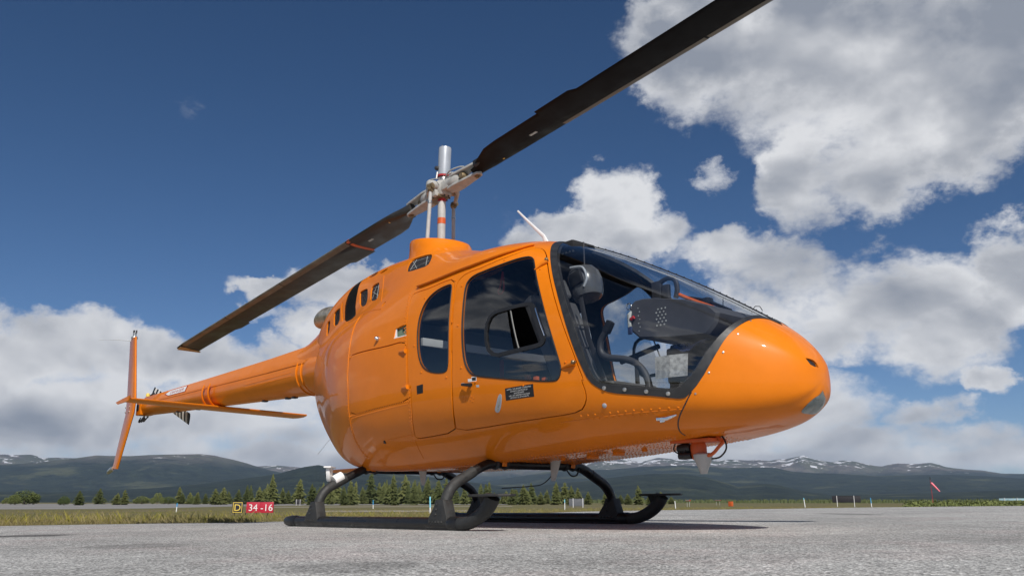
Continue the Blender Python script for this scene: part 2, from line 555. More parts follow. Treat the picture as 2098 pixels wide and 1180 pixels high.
ST = [
 [(3.375,0,.803),(3.375,.001,.8035),(3.375,.002,.804),(3.375,.003,.806),(3.375,.0035,.81),(3.375,.003,.814),(3.375,.002,.816),(3.375,.001,.8165),(3.375,0,.817)],
 sec(3.345,.69,.085,.125,.735,.14,.80,.135,.855,.118,.895,.068,.92,.928),
 sec(3.23,.61,.17,.25,.69,.275,.80,.262,.92,.225,1.00,.128,1.06,1.078),
 sec(3.02,.56,.275,.395,.67,.43,.82,.413,.99,.352,1.125,.205,1.208,1.235),
 sec(2.72,.525,.365,.535,.66,.585,.85,.565,1.08,.475,1.275,.27,1.383,1.425),
 sec(2.3,.497,.43,.64,.66,.70,.92,.675,1.21,.555,1.46,.31,1.605,1.665),
 sec(1.8,.47,.46,.69,.68,.755,.98,.73,1.36,.605,1.685,.35,1.855,1.915),
 sec(1.32,.452,.47,.705,.70,.775,1.03,.75,1.45,.63,1.835,.37,1.995,2.065),
 sec(.8,.437,.475,.71,.71,.785,1.06,.755,1.5,.62,1.87,.35,2.05,2.12),
 sec(.3,.43,.475,.71,.72,.785,1.09,.745,1.53,.58,1.90,.335,2.165,2.245),
 sec(-.2,.43,.47,.69,.73,.76,1.12,.705,1.56,.50,1.90,.31,2.205,2.30),
 sec(-.62,.46,.42,.615,.77,.69,1.15,.63,1.57,.41,1.88,.27,2.20,2.335),
 sec(-1.0,.54,.35,.51,.86,.575,1.2,.53,1.58,.34,1.84,.26,2.17,2.295),
 sec(-1.34,.68,.26,.375,.95,.44,1.26,.40,1.56,.30,1.79,.25,2.10,2.225),
 sec(-1.64,.88,.185,.27,1.06,.315,1.33,.295,1.57,.26,1.72,.22,1.98,2.07),
 sec(-1.86,1.14,.12,.18,1.22,.215,1.42,.20,1.57,.20,1.66,.17,1.84,1.91),
]
ST = np.array(ST, float)
NU, NT_ = ST.shape[:2]


def spl(n):
    A = np.zeros((n, n)); B = np.zeros((n, n))
    A[0, 0] = A[-1, -1] = 1
    for i in range(1, n - 1):
        A[i, i - 1] = 1; A[i, i] = 4; A[i, i + 1] = 1
        B[i, i - 1] = 6; B[i, i] = -12; B[i, i + 1] = 6
    return np.linalg.solve(A, B)


DU, DT = spl(NU), spl(NT_ + 6)
EXT = np.concatenate([ST[:, 3:0:-1] * [1, -1, 1], ST, ST[:, -2:-5:-1] * [1, -1, 1]], 1)


def spl_rows(n, D, q):
    i = np.clip(np.floor(q).astype(int), 0, n - 2)
    f = q - i
    a = 1 - f
    I = np.eye(n)
    return a[:, None] * I[i] + f[:, None] * I[i + 1] + ((a ** 3 - a) / 6)[:, None] * D[i] + ((f ** 3 - f) / 6)[:, None] * D[i + 1]


def S(u, t):
    u = np.atleast_1d(np.asarray(u, float)); t = np.atleast_1d(np.asarray(t, float))
    A = spl_rows(NU, DU, u); B = spl_rows(NT_ + 6, DT, t + 3)
    T = np.einsum('pi,ijk->pjk', A, EXT)
    P = np.einsum('pjk,pj->pk', T, B)
    P[:, 1] *= -1
    return P


def SN(u, t):
    """points and outward normals on the right-hand side"""
    u = np.atleast_1d(np.asarray(u, float)); t = np.atleast_1d(np.asarray(t, float))
    h = 2e-3
    P = S(u, t)
    du = S(np.minimum(u + h, NU - 1), t) - S(np.maximum(u - h, 0), t)
    dt = S(u, t + h) - S(u, t - h)
    n = np.cross(du, dt)
    n /= np.linalg.norm(n, axis=1)[:, None] + 1e-12
    return P, n


_n = SN([7.0], [4.0])[1][0]
NSGN = 1.0 if _n[1] < 0 else -1.0


def surf(u, t, off=0.0):
    P, n = SN(u, t)
    n = n * NSGN
    return P + n * off, n


def sp(uv, off=0.0):
    P, n = surf([uv[0]], [uv[1]], off)
    return Vector(P[0]), Vector(n[0])


SU, STT = 0.42, 0.33      # metres per unit, for an even triangulation


def inpoly(P, poly):
    x, y = P[:, 0], P[:, 1]
    r = np.zeros(len(P), bool)
    n = len(poly)
    for i in range(n):
        x0, y0 = poly[i]; x1, y1 = poly[(i + 1) % n]
        if y0 == y1: continue
        c = ((y0 > y) != (y1 > y)) & (x < (x1 - x0) * (y - y0) / (y1 - y0) + x0)
        r ^= c
    return r


def inset(poly, d):
    """grow (d < 0) or shrink (d > 0) an outline by about d metres"""
    P = np.array(poly, float) * [SU, STT]
    n = len(P)
    area = sum(P[i][0] * P[(i + 1) % n][1] - P[(i + 1) % n][0] * P[i][1] for i in range(n))
    s = 1 if area > 0 else -1
    Q = []
    for i in range(n):
        a, b, c = P[i - 1], P[i], P[(i + 1) % n]
        e1 = (b - a) / (np.linalg.norm(b - a) + 1e-9); e2 = (c - b) / (np.linalg.norm(c - b) + 1e-9)
        m = np.array([-(e1 + e2)[1], (e1 + e2)[0]]); m /= np.linalg.norm(m) + 1e-9
        Q.append((b + m * s * d) / [SU, STT])
    return Q


def subdiv(poly, step, closed=True):
    out = []
    n = len(poly)
    for i in range(n if closed else n - 1):
        a = np.array(poly[i], float); b = np.array(poly[(i + 1) % n], float)
        k = max(1, int(np.ceil(np.linalg.norm((b - a) * [SU, STT]) / step)))
        for j in range(k): out.append(a + (b - a) * j / k)
    if not closed: out.append(np.array(poly[-1], float))
    return out


def patch_data(outer, holes=(), off=0.0, step=0.045, skirt=0.0):
    """a piece of the body surface inside an outline, minus holes; skirt turns its rim inwards"""
    loops = [subdiv(l, step) for l in [outer] + list(holes)]
    V2, E = [], []
    for l in loops:
        k = len(V2)
        V2 += [tuple(p) for p in l]
        E += [(k + i, k + (i + 1) % len(l)) for i in range(len(l))]
    lo = np.min(np.array(loops[0]), 0); hi = np.max(np.array(loops[0]), 0)
    gu = np.arange(lo[0], hi[0], step / SU); gt = np.arange(lo[1], hi[1], step / STT)
    G = np.array([(a + (0.5 * step / SU if j % 2 else 0), b) for j, b in enumerate(gt) for a in gu]) if len(gu) and len(gt) else np.zeros((0, 2))
    if len(G):
        ok = inpoly(G, loops[0])
        for h in loops[1:]: ok &= ~inpoly(G, h)
        G = G[ok]
        if len(G):
            B = np.array(V2) * [SU, STT]
            GS = G * [SU, STT]
            d = np.full(len(GS), 9e9)
            for i in range(0, len(B), 200):
                d = np.minimum(d, ((GS[:, None] - B[None, i:i + 200]) ** 2).sum(2).min(1))
            G = G[d > (0.42 * step) ** 2]
    V2 += [tuple(p) for p in G]
    vs, es, fs, *_ = delaunay_2d_cdt([Vector((p[0] * SU, p[1] * STT)) for p in V2], E, [], 0, 1e-6)
    Q = np.array([(v.x / SU, v.y / STT) for v in vs])
    F = np.array([f for f in fs if len(f) == 3])
    Cn = Q[F].mean(1)
    ok = inpoly(Cn, loops[0])
    for h in loops[1:]: ok &= ~inpoly(Cn, h)
    F = F[ok]
    P, n = surf(np.clip(Q[:, 0], 0, NU - 1), np.clip(Q[:, 1], 0, NT_ - 1), off)
    # drop slivers and orient outwards
    cr = np.cross(P[F[:, 1]] - P[F[:, 0]], P[F[:, 2]] - P[F[:, 0]])
    flip = (cr * n[F].mean(1)).sum(1) < 0
    F[flip] = F[flip][:, ::-1]
    F = F[np.linalg.norm(cr, axis=1) > 1e-9]
    V = [tuple(p) for p in P]; N = [tuple(x) for x in n]; FF = [tuple(int(i) for i in f) for f in F]
    if skirt:
        cnt = {}
        for f in FF:
            for i in range(3):
                e = (f[i], f[(i + 1) % 3]); cnt[e] = 1
        rim = [e for e in cnt if (e[1], e[0]) not in cnt]
        # leave the centre line open, the other half joins there
        rim = [e for e in rim if not all(Q[i][1] < 0.002 or Q[i][1] > NT_ - 1.002 or Q[i][0] < 0.345 for i in e)]
        for a, b in rim:
            k = len(V)
            d = P[b] - P[a]
            sn = np.cross(d, n[a]); sn /= np.linalg.norm(sn) + 1e-9
            for i in (a, b):
                V.append(tuple(P[i])); V.append(tuple(P[i] - n[i] * skirt))
                N += [tuple(sn), tuple(sn)]
            FF.append((k, k + 1, k + 3, k + 2))
    return V, FF, N


def mirrored(D):
    V, F, N = D
    return [(x, -y, z) for x, y, z in V], [tuple(reversed(f)) for f in F], [(x, -y, z) for x, y, z in N]


def both(D):
    V, F, N = D
    v, f, n = mirrored(D)
    k = len(V)
    return V + v, F + [tuple(i + k for i in q) for q in f], N + n


def part(name, D, mat, parent=heli):
    return link_mesh(name, D[0], D[1], mat, parent, normals=D[2])


def spath(uvs, off=0.0, step=0.02):
    Q = np.array(subdiv(uvs, step, closed=False))
    P, n = surf(Q[:, 0], Q[:, 1], off)
    return [Vector(p) for p in P]


def rivets(name, uvs, parent=heli, gap=0.024, r=0.0055, h=0.0034, mat='paint'):
    """a row of dome rivets along a line on the skin: too small to pick apart, one piece"""
    Q = np.array(subdiv(uvs, 0.004, closed=False))
    P, n = surf(Q[:, 0], Q[:, 1])
    mb = MB()
    d = 9.0
    for i in range(len(P)):
        if i: d += np.linalg.norm(P[i] - P[i - 1])
        if d < gap: continue
        d = 0
        for sgn in (1, -1):
            c = Vector(P[i]); nn = Vector(n[i])
            if sgn < 0: c.y *= -1; nn.y *= -1
            mb.lathe([(r, -0.001), (r * .75, h * .7), (r * .3, h)], c, nn, n=6)
    o = mb.build(name, M[mat], parent)
    o['kind'] = 'stuff'
    return o


BK = {"ws_out":[[6.466,7.568],[6.28,7.088],[5.983,6.445],[5.775,5.979],[5.501,5.332],[5.332,4.821],[5.209,4.402],[5.106,4.058],[5.012,3.761],[4.875,3.606],[4.717,3.509],[4.405,3.469],[4.087,3.426],[3.83,3.343],[3.718,3.318],[3.617,3.371],[3.361,3.845],[3.09,4.635],[2.879,5.499],[2.786,5.941],[2.709,6.459],[2.658,7.142],[2.588,7.697]],
"ws_in":[[6.438,7.592],[6.08,6.944],[5.903,6.524],[5.758,6.208],[5.5,5.576],[5.281,5.016],[5.124,4.502],[5.02,4.064],[4.964,3.855],[4.906,3.764],[4.826,3.704],[4.492,3.67],[4.176,3.629],[3.916,3.591],[3.779,3.61],[3.68,3.695],[3.472,4.062],[3.342,4.413],[3.029,5.339],[2.849,6.15],[2.779,6.918],[2.784,7.635]],
"door":[[7.433,3.648],[7.421,4.346],[7.461,4.921],[7.498,5.334],[7.503,5.468],[7.463,5.588],[7.342,5.684],[6.98,5.766],[6.526,6.102],[6.375,6.49],[6.254,6.622],[6.12,6.525],[5.982,6.314],[5.885,6.094],[5.689,5.619],[5.475,5.069],[5.272,4.473],[5.19,4.18],[5.084,3.764],[5.124,3.789],[5.074,3.527],[5.095,3.312],[5.214,3.095],[5.595,3.004],[6.773,2.854],[7.57,2.804],[7.506,3.075],[7.441,3.479]],
"door_win":[[7.291,5.412],[7.255,5.525],[7.149,5.61],[6.935,5.68],[6.603,5.847],[6.326,6.094],[6.236,6.164],[6.154,6.133],[6.081,5.99],[6.014,5.838],[5.759,5.237],[5.543,4.595],[5.419,4.101],[5.407,3.984],[5.438,3.817],[5.517,3.751],[6.018,3.793],[6.481,3.834],[6.931,3.881],[7.056,3.944],[7.155,4.103],[7.21,4.358],[7.252,4.763],[7.275,5.171]],
"slide_out":[[6.803,4.895],[6.283,5.046],[5.956,5.157],[5.879,5.138],[5.836,5.052],[5.65,4.584],[5.652,4.473],[5.715,4.382],[6.094,4.284],[6.723,4.157]],
"slide_in":[[6.753,4.863],[6.298,4.981],[5.978,5.082],[5.932,5.06],[5.717,4.534],[5.726,4.479],[5.772,4.438],[6.106,4.35],[6.693,4.22]],
"slide_edge":[[6.298,4.981],[6.106,4.354]],
"rear_win":[[7.607,5.502],[7.721,5.511],[7.964,5.447],[8.154,5.285],[8.23,5.058],[8.249,4.837],[8.214,4.527],[8.145,4.265],[8.047,4.119],[7.912,4.042],[7.757,4.004],[7.563,3.994],[7.503,4.068],[7.501,4.352],[7.535,4.812],[7.568,5.243]],
"rear_door":[[7.615,5.622],[7.851,5.603],[8.176,5.54],[8.478,5.53],[8.625,5.5],[8.604,5.197],[8.554,4.923],[8.488,4.67],[8.42,4.19],[8.407,3.731],[8.333,3.83],[8.394,3.272],[8.501,2.918],[8.555,2.742],[8.331,2.736],[7.595,2.8],[7.518,3.076],[7.453,3.48],[7.432,4.01],[7.442,4.347],[7.485,4.923],[7.52,5.338]],
"bag_door":[[10.249,4.491],[9.787,4.526],[9.023,4.562],[8.589,4.608],[8.481,4.504],[8.441,4.192],[8.443,3.733],[8.38,3.807],[8.386,3.538],[9.213,3.448],[10.225,3.338],[10.197,3.682],[10.252,4.218],[10.256,4.117]],
"seam_aft":[[9.54,5.388],[9.922,5.456],[10.619,5.553],[10.566,5.319],[10.424,5.057],[10.322,4.731],[10.298,4.536],[10.268,4.324],[10.277,4.067],[10.23,3.956],[10.257,3.339],[10.314,2.945],[10.309,2.721],[10.26,2.511],[10.189,2.373]],
"gutter":[[8.547,5.663],[8.238,5.677],[7.652,5.762],[7.022,5.88],[6.575,6.211],[6.403,6.692]],
"vent_collar":[[9.393,6.35],[9.534,6.589],[9.621,6.832],[9.548,6.941],[9.154,6.997],[9.015,6.91],[8.812,6.618],[8.698,6.335],[9.064,6.296]],
"vent_a":[[11.558,6.178],[11.759,6.628],[11.706,6.671],[11.532,6.672],[11.357,6.63],[11.308,6.551],[11.038,6.081],[11.103,6.02]],
"vent_b":[[10.82,6.061],[11.099,6.434],[11.107,6.602],[10.941,6.626],[10.752,6.597],[10.666,6.5],[10.271,6.002],[10.249,5.865]],
"louver":[[12.375,5.978],[12.521,6.455],[12.485,6.729],[12.401,6.98],[12.293,7.259],[11.992,7.29],[11.992,7.29],[11.894,6.782],[11.883,6.473],[11.818,6.213],[11.387,5.753]],
"vent_slit":[[12.58,6.103],[12.718,6.528],[12.752,6.757],[12.696,6.74],[12.484,6.067]],
"vent_c":[[13.1,6.115],[13.184,6.558],[13.087,6.622],[12.825,6.613],[12.802,6.561],[12.715,6.108]],
"vent_top_a":[[11.713,7.125],[11.765,7.322],[11.471,7.371],[11.174,7.121],[11.341,7.017]],
"vent_top_b":[[11.047,7.009],[10.988,7.054],[10.791,7.12],[10.652,7.028],[10.822,6.936]],
"slash":[[9.578,5.452],[9.597,5.494],[9.56,5.596],[9.513,5.562],[9.539,5.466]],
"vent_rear":[[13.59,5.966],[13.65,6.426],[13.593,6.536],[13.414,6.492],[13.39,6.391],[13.392,6.112]],
"filler":[[8.858,4.683],[8.853,4.853],[8.569,4.92],[8.52,4.702]],
"placard":[[6.367,3.636],[5.855,3.718],[5.86,3.462],[6.381,3.39]],
"decal_small":[[8.207,3.808],[8.053,3.83],[8.065,3.662],[8.209,3.646]],
"flush_handle":[[6.643,3.207],[6.62,3.252],[6.568,3.364],[6.529,3.462],[6.488,3.527],[6.456,3.526],[6.451,3.471],[6.466,3.383],[6.503,3.27],[6.548,3.18],[6.592,3.141],[6.633,3.148]],
"lens":[[1.724,1.069],[1.497,1.316],[1.273,1.442],[0.967,1.341],[0.664,0.128],[0.526,0.0],[0.526,0.0],[0.639,0.0],[0.789,0.0],[0.977,0.0],[1.241,0.0],[1.466,0.0],[1.658,0.315]],
"nose_vent":[[1.036,6.36],[0.945,6.772],[0.826,7.265],[0.678,7.486],[0.452,7.449],[0.565,6.354],[0.736,6.025]],
"cap_seam":[[3.536,3.51],[3.582,3.401],[3.693,3.108],[3.849,2.777],[3.962,2.517],[4.043,2.268],[4.103,2.005],[4.123,1.677]],
"lever":[[7.181,3.741],[6.985,3.723]],
"lever_bar":[[7.092,3.689],[7.427,3.286]],
"tags":[[7.207,3.754],[6.911,3.699],[6.979,3.834],[7.062,3.814]],
"hinge_up":[[6.021,5.831],[5.904,6.133]],
"hinge_lo":[[5.395,4.009],[5.192,4.124]],
"hinge_bag":[[8.658,4.435],[8.473,4.432],[8.567,3.793],[8.405,3.803]],
"lamp":[[9.301,4.72]],
"pitot":[[4.196,2.772],[3.889,2.83]],
"cap_screws":[[2.725,5.661],[2.96,4.774],[3.213,4.095],[3.476,3.455],[2.666,6.707]],
"frame_bolts":[[4.801,3.618],[4.515,3.592],[4.211,3.55],[3.897,3.487]],
"screw":[[4.853,3.218]],
"cross_screws":[[7.209,3.476],[7.055,3.454]],
"belly_edge":[[4.157,1.721],[4.504,1.767],[5.02,1.905],[5.536,1.908],[5.989,1.941],[6.409,2.012],[7.463,1.855]],
"rivA":[[5.243,2.987],[5.036,3.003],[4.667,3.035],[4.464,3.046],[4.262,3.036],[4.032,3.043],[3.798,3.026]],
"rivB":[[5.191,2.888],[4.884,2.898],[4.58,2.905],[4.337,2.902],[4.128,2.905]],
"cowl_v":[[10.615,6.746],[10.357,6.362],[10.096,6.018],[9.778,5.669]],
"beltline":[[5.58,2.852],[5.143,2.909],[4.726,2.963],[4.317,2.98],[3.766,2.97]],
"riv_bag_top":[[10.24,4.464],[9.019,4.537],[8.64,4.577]],
"riv_bag_side":[[8.737,5.592],[8.646,5.204],[8.533,4.675],[8.474,4.194],[8.461,3.734],[8.389,3.781],[8.419,3.273],[8.563,2.831],[9.277,2.764]],
"riv_bag_bot":[[10.227,3.332],[9.214,3.442],[8.415,3.529]],
"riv_low":[[8.987,2.69],[8.561,2.704],[7.75,2.743]],
"riv_tail":[[12.266,3.158],[12.016,2.84]],
"joint_low":[[8.615,2.676],[8.646,2.47],[8.708,2.227]],
"nosecap_top":[[2.519,8.0]]}

closed = lambda k, it=2: chaikin(BK[k], it)
wso, wsi = chaikin(BK['ws_out'], 1, False), chaikin(BK['ws_in'], 1, False)
wso_loop = [(6.60, 8.0)] + list(wso) + [(2.36, 8.0)]
wsi_loop = [(6.47, 8.0)] + list(wsi) + [(2.57, 8.0)]
cap_line = [(2.36, 8.0)] + list(wso[::-1])
# nose cap: ahead of the windshield's front rim and the seam under it
k_end = min(range(len(wso)), key=lambda i: abs(wso[i][0] - 3.66) + (0 if wso[i][1] < 3.5 else 9))
seam_pts = chaikin(BK['cap_seam'], 1, False)
seam_end = seam_pts[-1]
cap_loop = [(0.34, 0.0), (0.34, 8.0), (2.36, 8.0)] + list(wso[::-1][:len(wso) - k_end]) + [p for p in seam_pts if p[1] < 3.25] + [(seam_end[0] + .03, 1.0), (seam_end[0] + .03, 0.0)]
cap_loop = [(float(a), float(b)) for a, b in cap_loop]
body_loop = [cap_loop[-1]] + cap_loop[:2:-1] + [(2.36, 8.0), (6.60, 8.0), (NU - 1.0, 8.0), (NU - 1.0, 0.0)]
body_loop = [cap_loop[-1], cap_loop[-2]] + [p for p in seam_pts[::-1] if p[1] < 3.25] + [tuple(p) for p in wso[::-1][len(wso) - k_end - 1:]] + [(6.60, 8.0), (NU - 1.0, 8.0), (NU - 1.0, 0.0)]

door, door_win = closed('door', 1), closed('door_win')
rdoor, rwin = closed('rear_door', 1), closed('rear_win')
bag, filler = closed('bag_door', 1), [np.array(p) for p in BK['filler']]
vents = ['vent_a', 'vent_b', 'louver', 'vent_slit', 'vent_c', 'vent_rear', 'vent_top_a', 'vent_top_b', 'vent_collar', 'slash']
vloops = {k: closed(k, 1) for k in vents}
gap = 0.0035
NV = [np.array(p) for p in BK['nose_vent']]
lens = [(p[0], p[1]) for p in BK['lens'] if p[1] > 0.02]
lens_loop = [(1.78, 0.0), (1.78, 0.5)] + lens[:4] + [(0.72, 0.75), (0.52, 0.0)]
lens_loop = chaikin(lens_loop, 1, False) 

# ---- skin
skin = part('fuselage_skin', both(patch_data(body_loop, [inset(door, -gap), inset(rdoor, -gap), inset(bag, -gap), filler] + list(vloops.values()), 0.0, 0.045, 0.02)), M['paint'])
cr_, cl_ = patch_data(cap_loop, [NV], 0.001, 0.035, 0.015), mirrored(patch_data(cap_loop, [], 0.001, 0.035, 0.015))
k_ = len(cr_[0])
cap = part('nose_cap', (cr_[0] + cl_[0], cr_[1] + [tuple(i + k_ for i in f) for f in cl_[1]], cr_[2] + cl_[2]), M['paint'])
# the very tip: a dome carried smoothly on from the cap's rim
tt_ = np.linspace(0, 8, 33)
rp, rn = surf(np.full(33, .34), tt_, 0.001)
rp = np.concatenate([rp, (rp * [1, -1, 1])[-2:0:-1]]); rn = np.concatenate([rn, (rn * [1, -1, 1])[-2:0:-1]])
nr = len(rp)
slope = float(np.mean(np.hypot(rn[:, 1], rn[:, 2]) / rn[:, 0]))
cen = rp.mean(0)
rad = np.hypot(rp[:, 1] - cen[1], rp[:, 2] - cen[2])
tipx = cen[0] + float(np.mean(rad)) * slope / 2
V, N = [], []
for s_ in (1.0, .8, .6, .4, .2):
    for q, m_ in zip(rp, rn):
        V.append((tipx - (tipx - q[0]) * s_ * s_, cen[1] + (q[1] - cen[1]) * s_, cen[2] + (q[2] - cen[2]) * s_))
        v_ = np.array([m_[0], m_[1] * s_, m_[2] * s_]); N.append(v_ / np.linalg.norm(v_))
V.append((tipx, cen[1], cen[2])); N.append(np.array([1.0, 0, 0]))
F = [(i * nr + k, i * nr + (k + 1) % nr, (i + 1) * nr + (k + 1) % nr, (i + 1) * nr + k) for i in range(4) for k in range(nr)] + [(4 * nr + k, 4 * nr + (k + 1) % nr, 5 * nr) for k in range(nr)]
c_ = np.cross(np.array(V[1]) - np.array(V[0]), np.array(V[nr]) - np.array(V[0]))
if (c_ * N[0]).sum() < 0: F = [tuple(reversed(f)) for f in F]
link_mesh('nose_tip', V, F, M['paint'], cap, normals=N)
# ---- windshield
frame_loop = [(6.60, 8.0)] + list(wso) + [(2.36, 8.0), (2.57, 8.0)] + list(wsi[::-1]) + [(6.47, 8.0)]
wf = part('windshield_frame', both(patch_data(frame_loop, [], 0.004, 0.03, 0.03)), M['frame'])
in_loop = inset([tuple(p) for p in frame_loop], -0.014)
in_loop = [(a, min(b, 8.0)) for a, b in in_loop]
part('inner_frame', both(patch_data(in_loop, [], -0.0235, 0.04)), M['lining'])
gl_loop = [(6.49, 8.0)] + [tuple(p) for p in inset(wsi_loop, -0.004)[1:-1]] + [(2.55, 8.0)]
gl = patch_data(gl_loop, [], -0.004, 0.04)
part('windshield_pane', gl, M['windshield'])
part('windshield_pane', mirrored(gl), M['windshield'])
post = MB()
cl = [surf([u], [8.0], 0.004)[0][0] for u in np.linspace(2.45, 6.42, 60)]
post.tube(cl, 0.009, n=8, flat=[(0.5, 1.7)] * 60)
po = post.build('centre_post', M['frame'], heli)
for i in range(3, 58, 2):
    mb = MB(); mb.lathe([(.0042, 0), (.0042, .005), (.0025, .007)], Vector(cl[i]) + Vector((0, -.003, .002)), surf([np.linspace(2.45, 6.42, 60)[i]], [8.0])[1][0], n=8)
    mb.build('post_bolt', M['black'], po)
for p in BK['frame_bolts']:
    q, nn = sp(p, 0.006)
    MB().lathe([(.012, -.004), (.012, .003), (.006, .006)], q, nn, n=12).build('frame_bolt', M['steel'], wf)
for p in BK['cap_screws']:
    q, nn = sp(p, 0.001)
    MB().lathe([(.006, -.002), (.006, .002), (.003, .003)], q, nn, n=10).build('screw', M['steel'], cap)
nv_ = patch_data(NV, [], -0.010, 0.02)
part('nose_air_inlet', nv_, M['mesh'], cap)
# landing light under the nose: bowl, lamps, clear lens
lo = both(patch_data(lens_loop, [], -0.0, 0.02))
lens_o = part('landing_light_lens', both(patch_data(lens_loop, [], 0.004, 0.02, 0.004)), M['lens'], cap)
part('lens_bowl', both(patch_data(inset(lens_loop, 0.004), [], 0.0025, 0.02)), simple('light_bowl', (0.22, 0.24, 0.235), 0.35, var=0.25, scale=22), cap)

# ---- front door, each side
def on_side(D, s):
    return D if s > 0 else mirrored(D)


def flip(p, s):
    return Vector((p.x, p.y * s, p.z))


door_D = patch_data(inset(door, gap), [door_win], 0.001, 0.04, 0.018)
dwin_D = patch_data(inset(door_win, -0.002), [inset(closed('slide_in', 2), 0.0)], -0.003, 0.04)
slide_o, slide_i = closed('slide_out', 2), closed('slide_in', 2)
fr_D = patch_data(slide_o, [slide_i], 0.004, 0.02, 0.012)
e0, e1 = np.array(BK['slide_edge'])
sl = np.array(slide_i)
side_l = lambda p: (e1[0] - e0[0]) * (p[1] - e0[1]) - (e1[1] - e0[1]) * (p[0] - e0[0])
ref = np.sign(side_l(np.array(BK['slide_in'][0])))
half = [p for p in slide_i if np.sign(side_l(p)) == ref]
# order of the half outline: rotate so the gap is at the ends
gi = max(range(len(half)), key=lambda i: np.linalg.norm((np.array(half[i]) - np.array(half[i - 1]))))
half = half[gi:] + half[:gi]
slp_D = patch_data(half, [], -0.008, 0.03)
seal_pts = subdiv(door_win, 0.02)
for s in (1, -1):
    d = part('front_door', on_side(door_D, s), M['paint'])
    part('window_pane', on_side(dwin_D, s), M['tint'], d)
    part('sliding_window_frame', on_side(fr_D, s), M['black'], d)
    part('sliding_pane', on_side(slp_D, s), M['tint'], d)
    P, n = surf([p[0] for p in seal_pts], [p[1] for p in seal_pts], 0.001)
    MB().tube([flip(Vector(p), s) for p in P] + [flip(Vector(P[0]), s)], 0.0055, n=6, caps=False).build('window_seal', M['black'], d)
    ei, ej = e0, e1
    MB().tube([flip(Vector(p), s) for p in surf(np.linspace(ei[0], ej[0], 12), np.linspace(ei[1], ej[1], 12), -0.006)[0]], 0.006, n=6).build('sliding_pane_edge', M['edge'], d)
    # pull rail along the front of the sliding frame (bright)
    a, b = np.array(BK['slide_out'][4]), np.array(BK['slide_out'][5])
    MB().tube([flip(Vector(p), s) for p in surf(np.linspace(a[0], b[0], 12), np.linspace(a[1], b[1], 12), 0.006)[0]], 0.004, n=6).build('window_rail', M['chrome'], d)
    a, b = BK['lever']
    pa, na = sp(a, 0.022); pb, nb = sp(b, 0.026)
    mb = MB().tube([flip(pa, s), flip((pa + pb) / 2 + na * .006, s), flip(pb, s)], [.009, .011, .012], n=10)
    pc, nc = sp((np.array(a) * .35 + np.array(b) * .65), 0.0)
    mb.lathe([(.014, 0), (.014, .012), (.009, .024)], flip(pc, s), flip(nc, s), n=14)
    mb.build('door_handle', M['black'], d)
    for k in ('hinge_up', 'hinge_lo'):
        a, b = np.array(BK[k][0]), np.array(BK[k][1])
        pa, na = sp(a, 0.004); pm, nm = sp(a * .4 + b * .6, 0.012); pb, nb = sp(b, 0.012)
        MB().tube([flip(pa, s), flip(pm, s), flip(pb, s)], [.004, .013, .018], n=10).build('hinge_fairing', M['paint'], d)
        MB().lathe([(.010, -.004), (.012, 0), (.012, .02), (.006, .026)], flip(pb, s), flip(Vector((nb.x, nb.y, nb.z)), s), n=10).build('hinge_pin', M['bronze'], d)
    fh = part('flush_handle', on_side(patch_data(closed('flush_handle', 2), [], 0.003, 0.02, 0.004), s), M['alu'], d)
    part('handle_recess', on_side(patch_data(inset(closed('flush_handle', 2), 0.012), [], 0.0045, 0.02), s), M['steel'], d)
dr = [o for o in bpy.data.objects if o.name.startswith('front_door')][0]

# ---- rear clamshell door, each side
rd_D = patch_data(inset(rdoor, gap), [rwin], 0.001, 0.04, 0.018)
rw_D = patch_data(inset(rwin, -0.002), [], -0.003, 0.04)
rseal = subdiv(rwin, 0.02)
for s in (1, -1):
    d = part('rear_door', on_side(rd_D, s), M['paint'])
    part('window_pane', on_side(rw_D, s), M['tint'], d)
    P, n = surf([p[0] for p in rseal], [p[1] for p in rseal], 0.001)
    MB().tube([flip(Vector(p), s) for p in P] + [flip(Vector(P[0]), s)], 0.0045, n=6, caps=False).build('window_seal', M['black'], d)
# ---- baggage door
bg_D = patch_data(inset(bag, gap), [], 0.0015, 0.045, 0.02)
for s in (1, -1):
    d = part('baggage_door', on_side(bg_D, s), M['paint'])
    for i in (0, 2):
        a, b = np.array(BK['hinge_bag'][i]), np.array(BK['hinge_bag'][i + 1])
        pa, na = sp(a, 0.003); pb, nb = sp(b, 0.010)
        MB().tube([flip(pa, s), flip(pb, s)], [.008, .017], n=10).build('hinge_fairing', M['paint'], d)
# ---- fuel filler recess
f_in = patch_data(filler, [], -0.018, 0.03)
for s in (1, -1):
    fl = part('filler_recess', on_side(f_in, s), M['green'])
    c = np.mean(np.array(filler), 0)
    q, nn = sp(c * .7 + filler[2] * .3, -0.018)
    MB().lathe([(.010, 0), (.010, .008), (.006, .011)], flip(q, s), flip(nn, s), n=12).build('filler_cap', M['decal'], fl)
    wl = [filler[0], filler[1], filler[1] * .9 + filler[2] * .1, filler[0] * .75 + filler[3] * .25]  # white wedge and rim paint sunlight onto the aft and lower recess walls
    part('recess_lit_side', on_side(patch_data(wl, [], -0.006, 0.02), s), M['white'], fl)
    MB().tube([flip(p, s) for p in spath([filler[0] * .98 + filler[1] * .02, filler[3] * .98 + filler[2] * .02], -0.004)], 0.005, n=6, caps=False).build('recess_lit_rim', M['white'], fl)

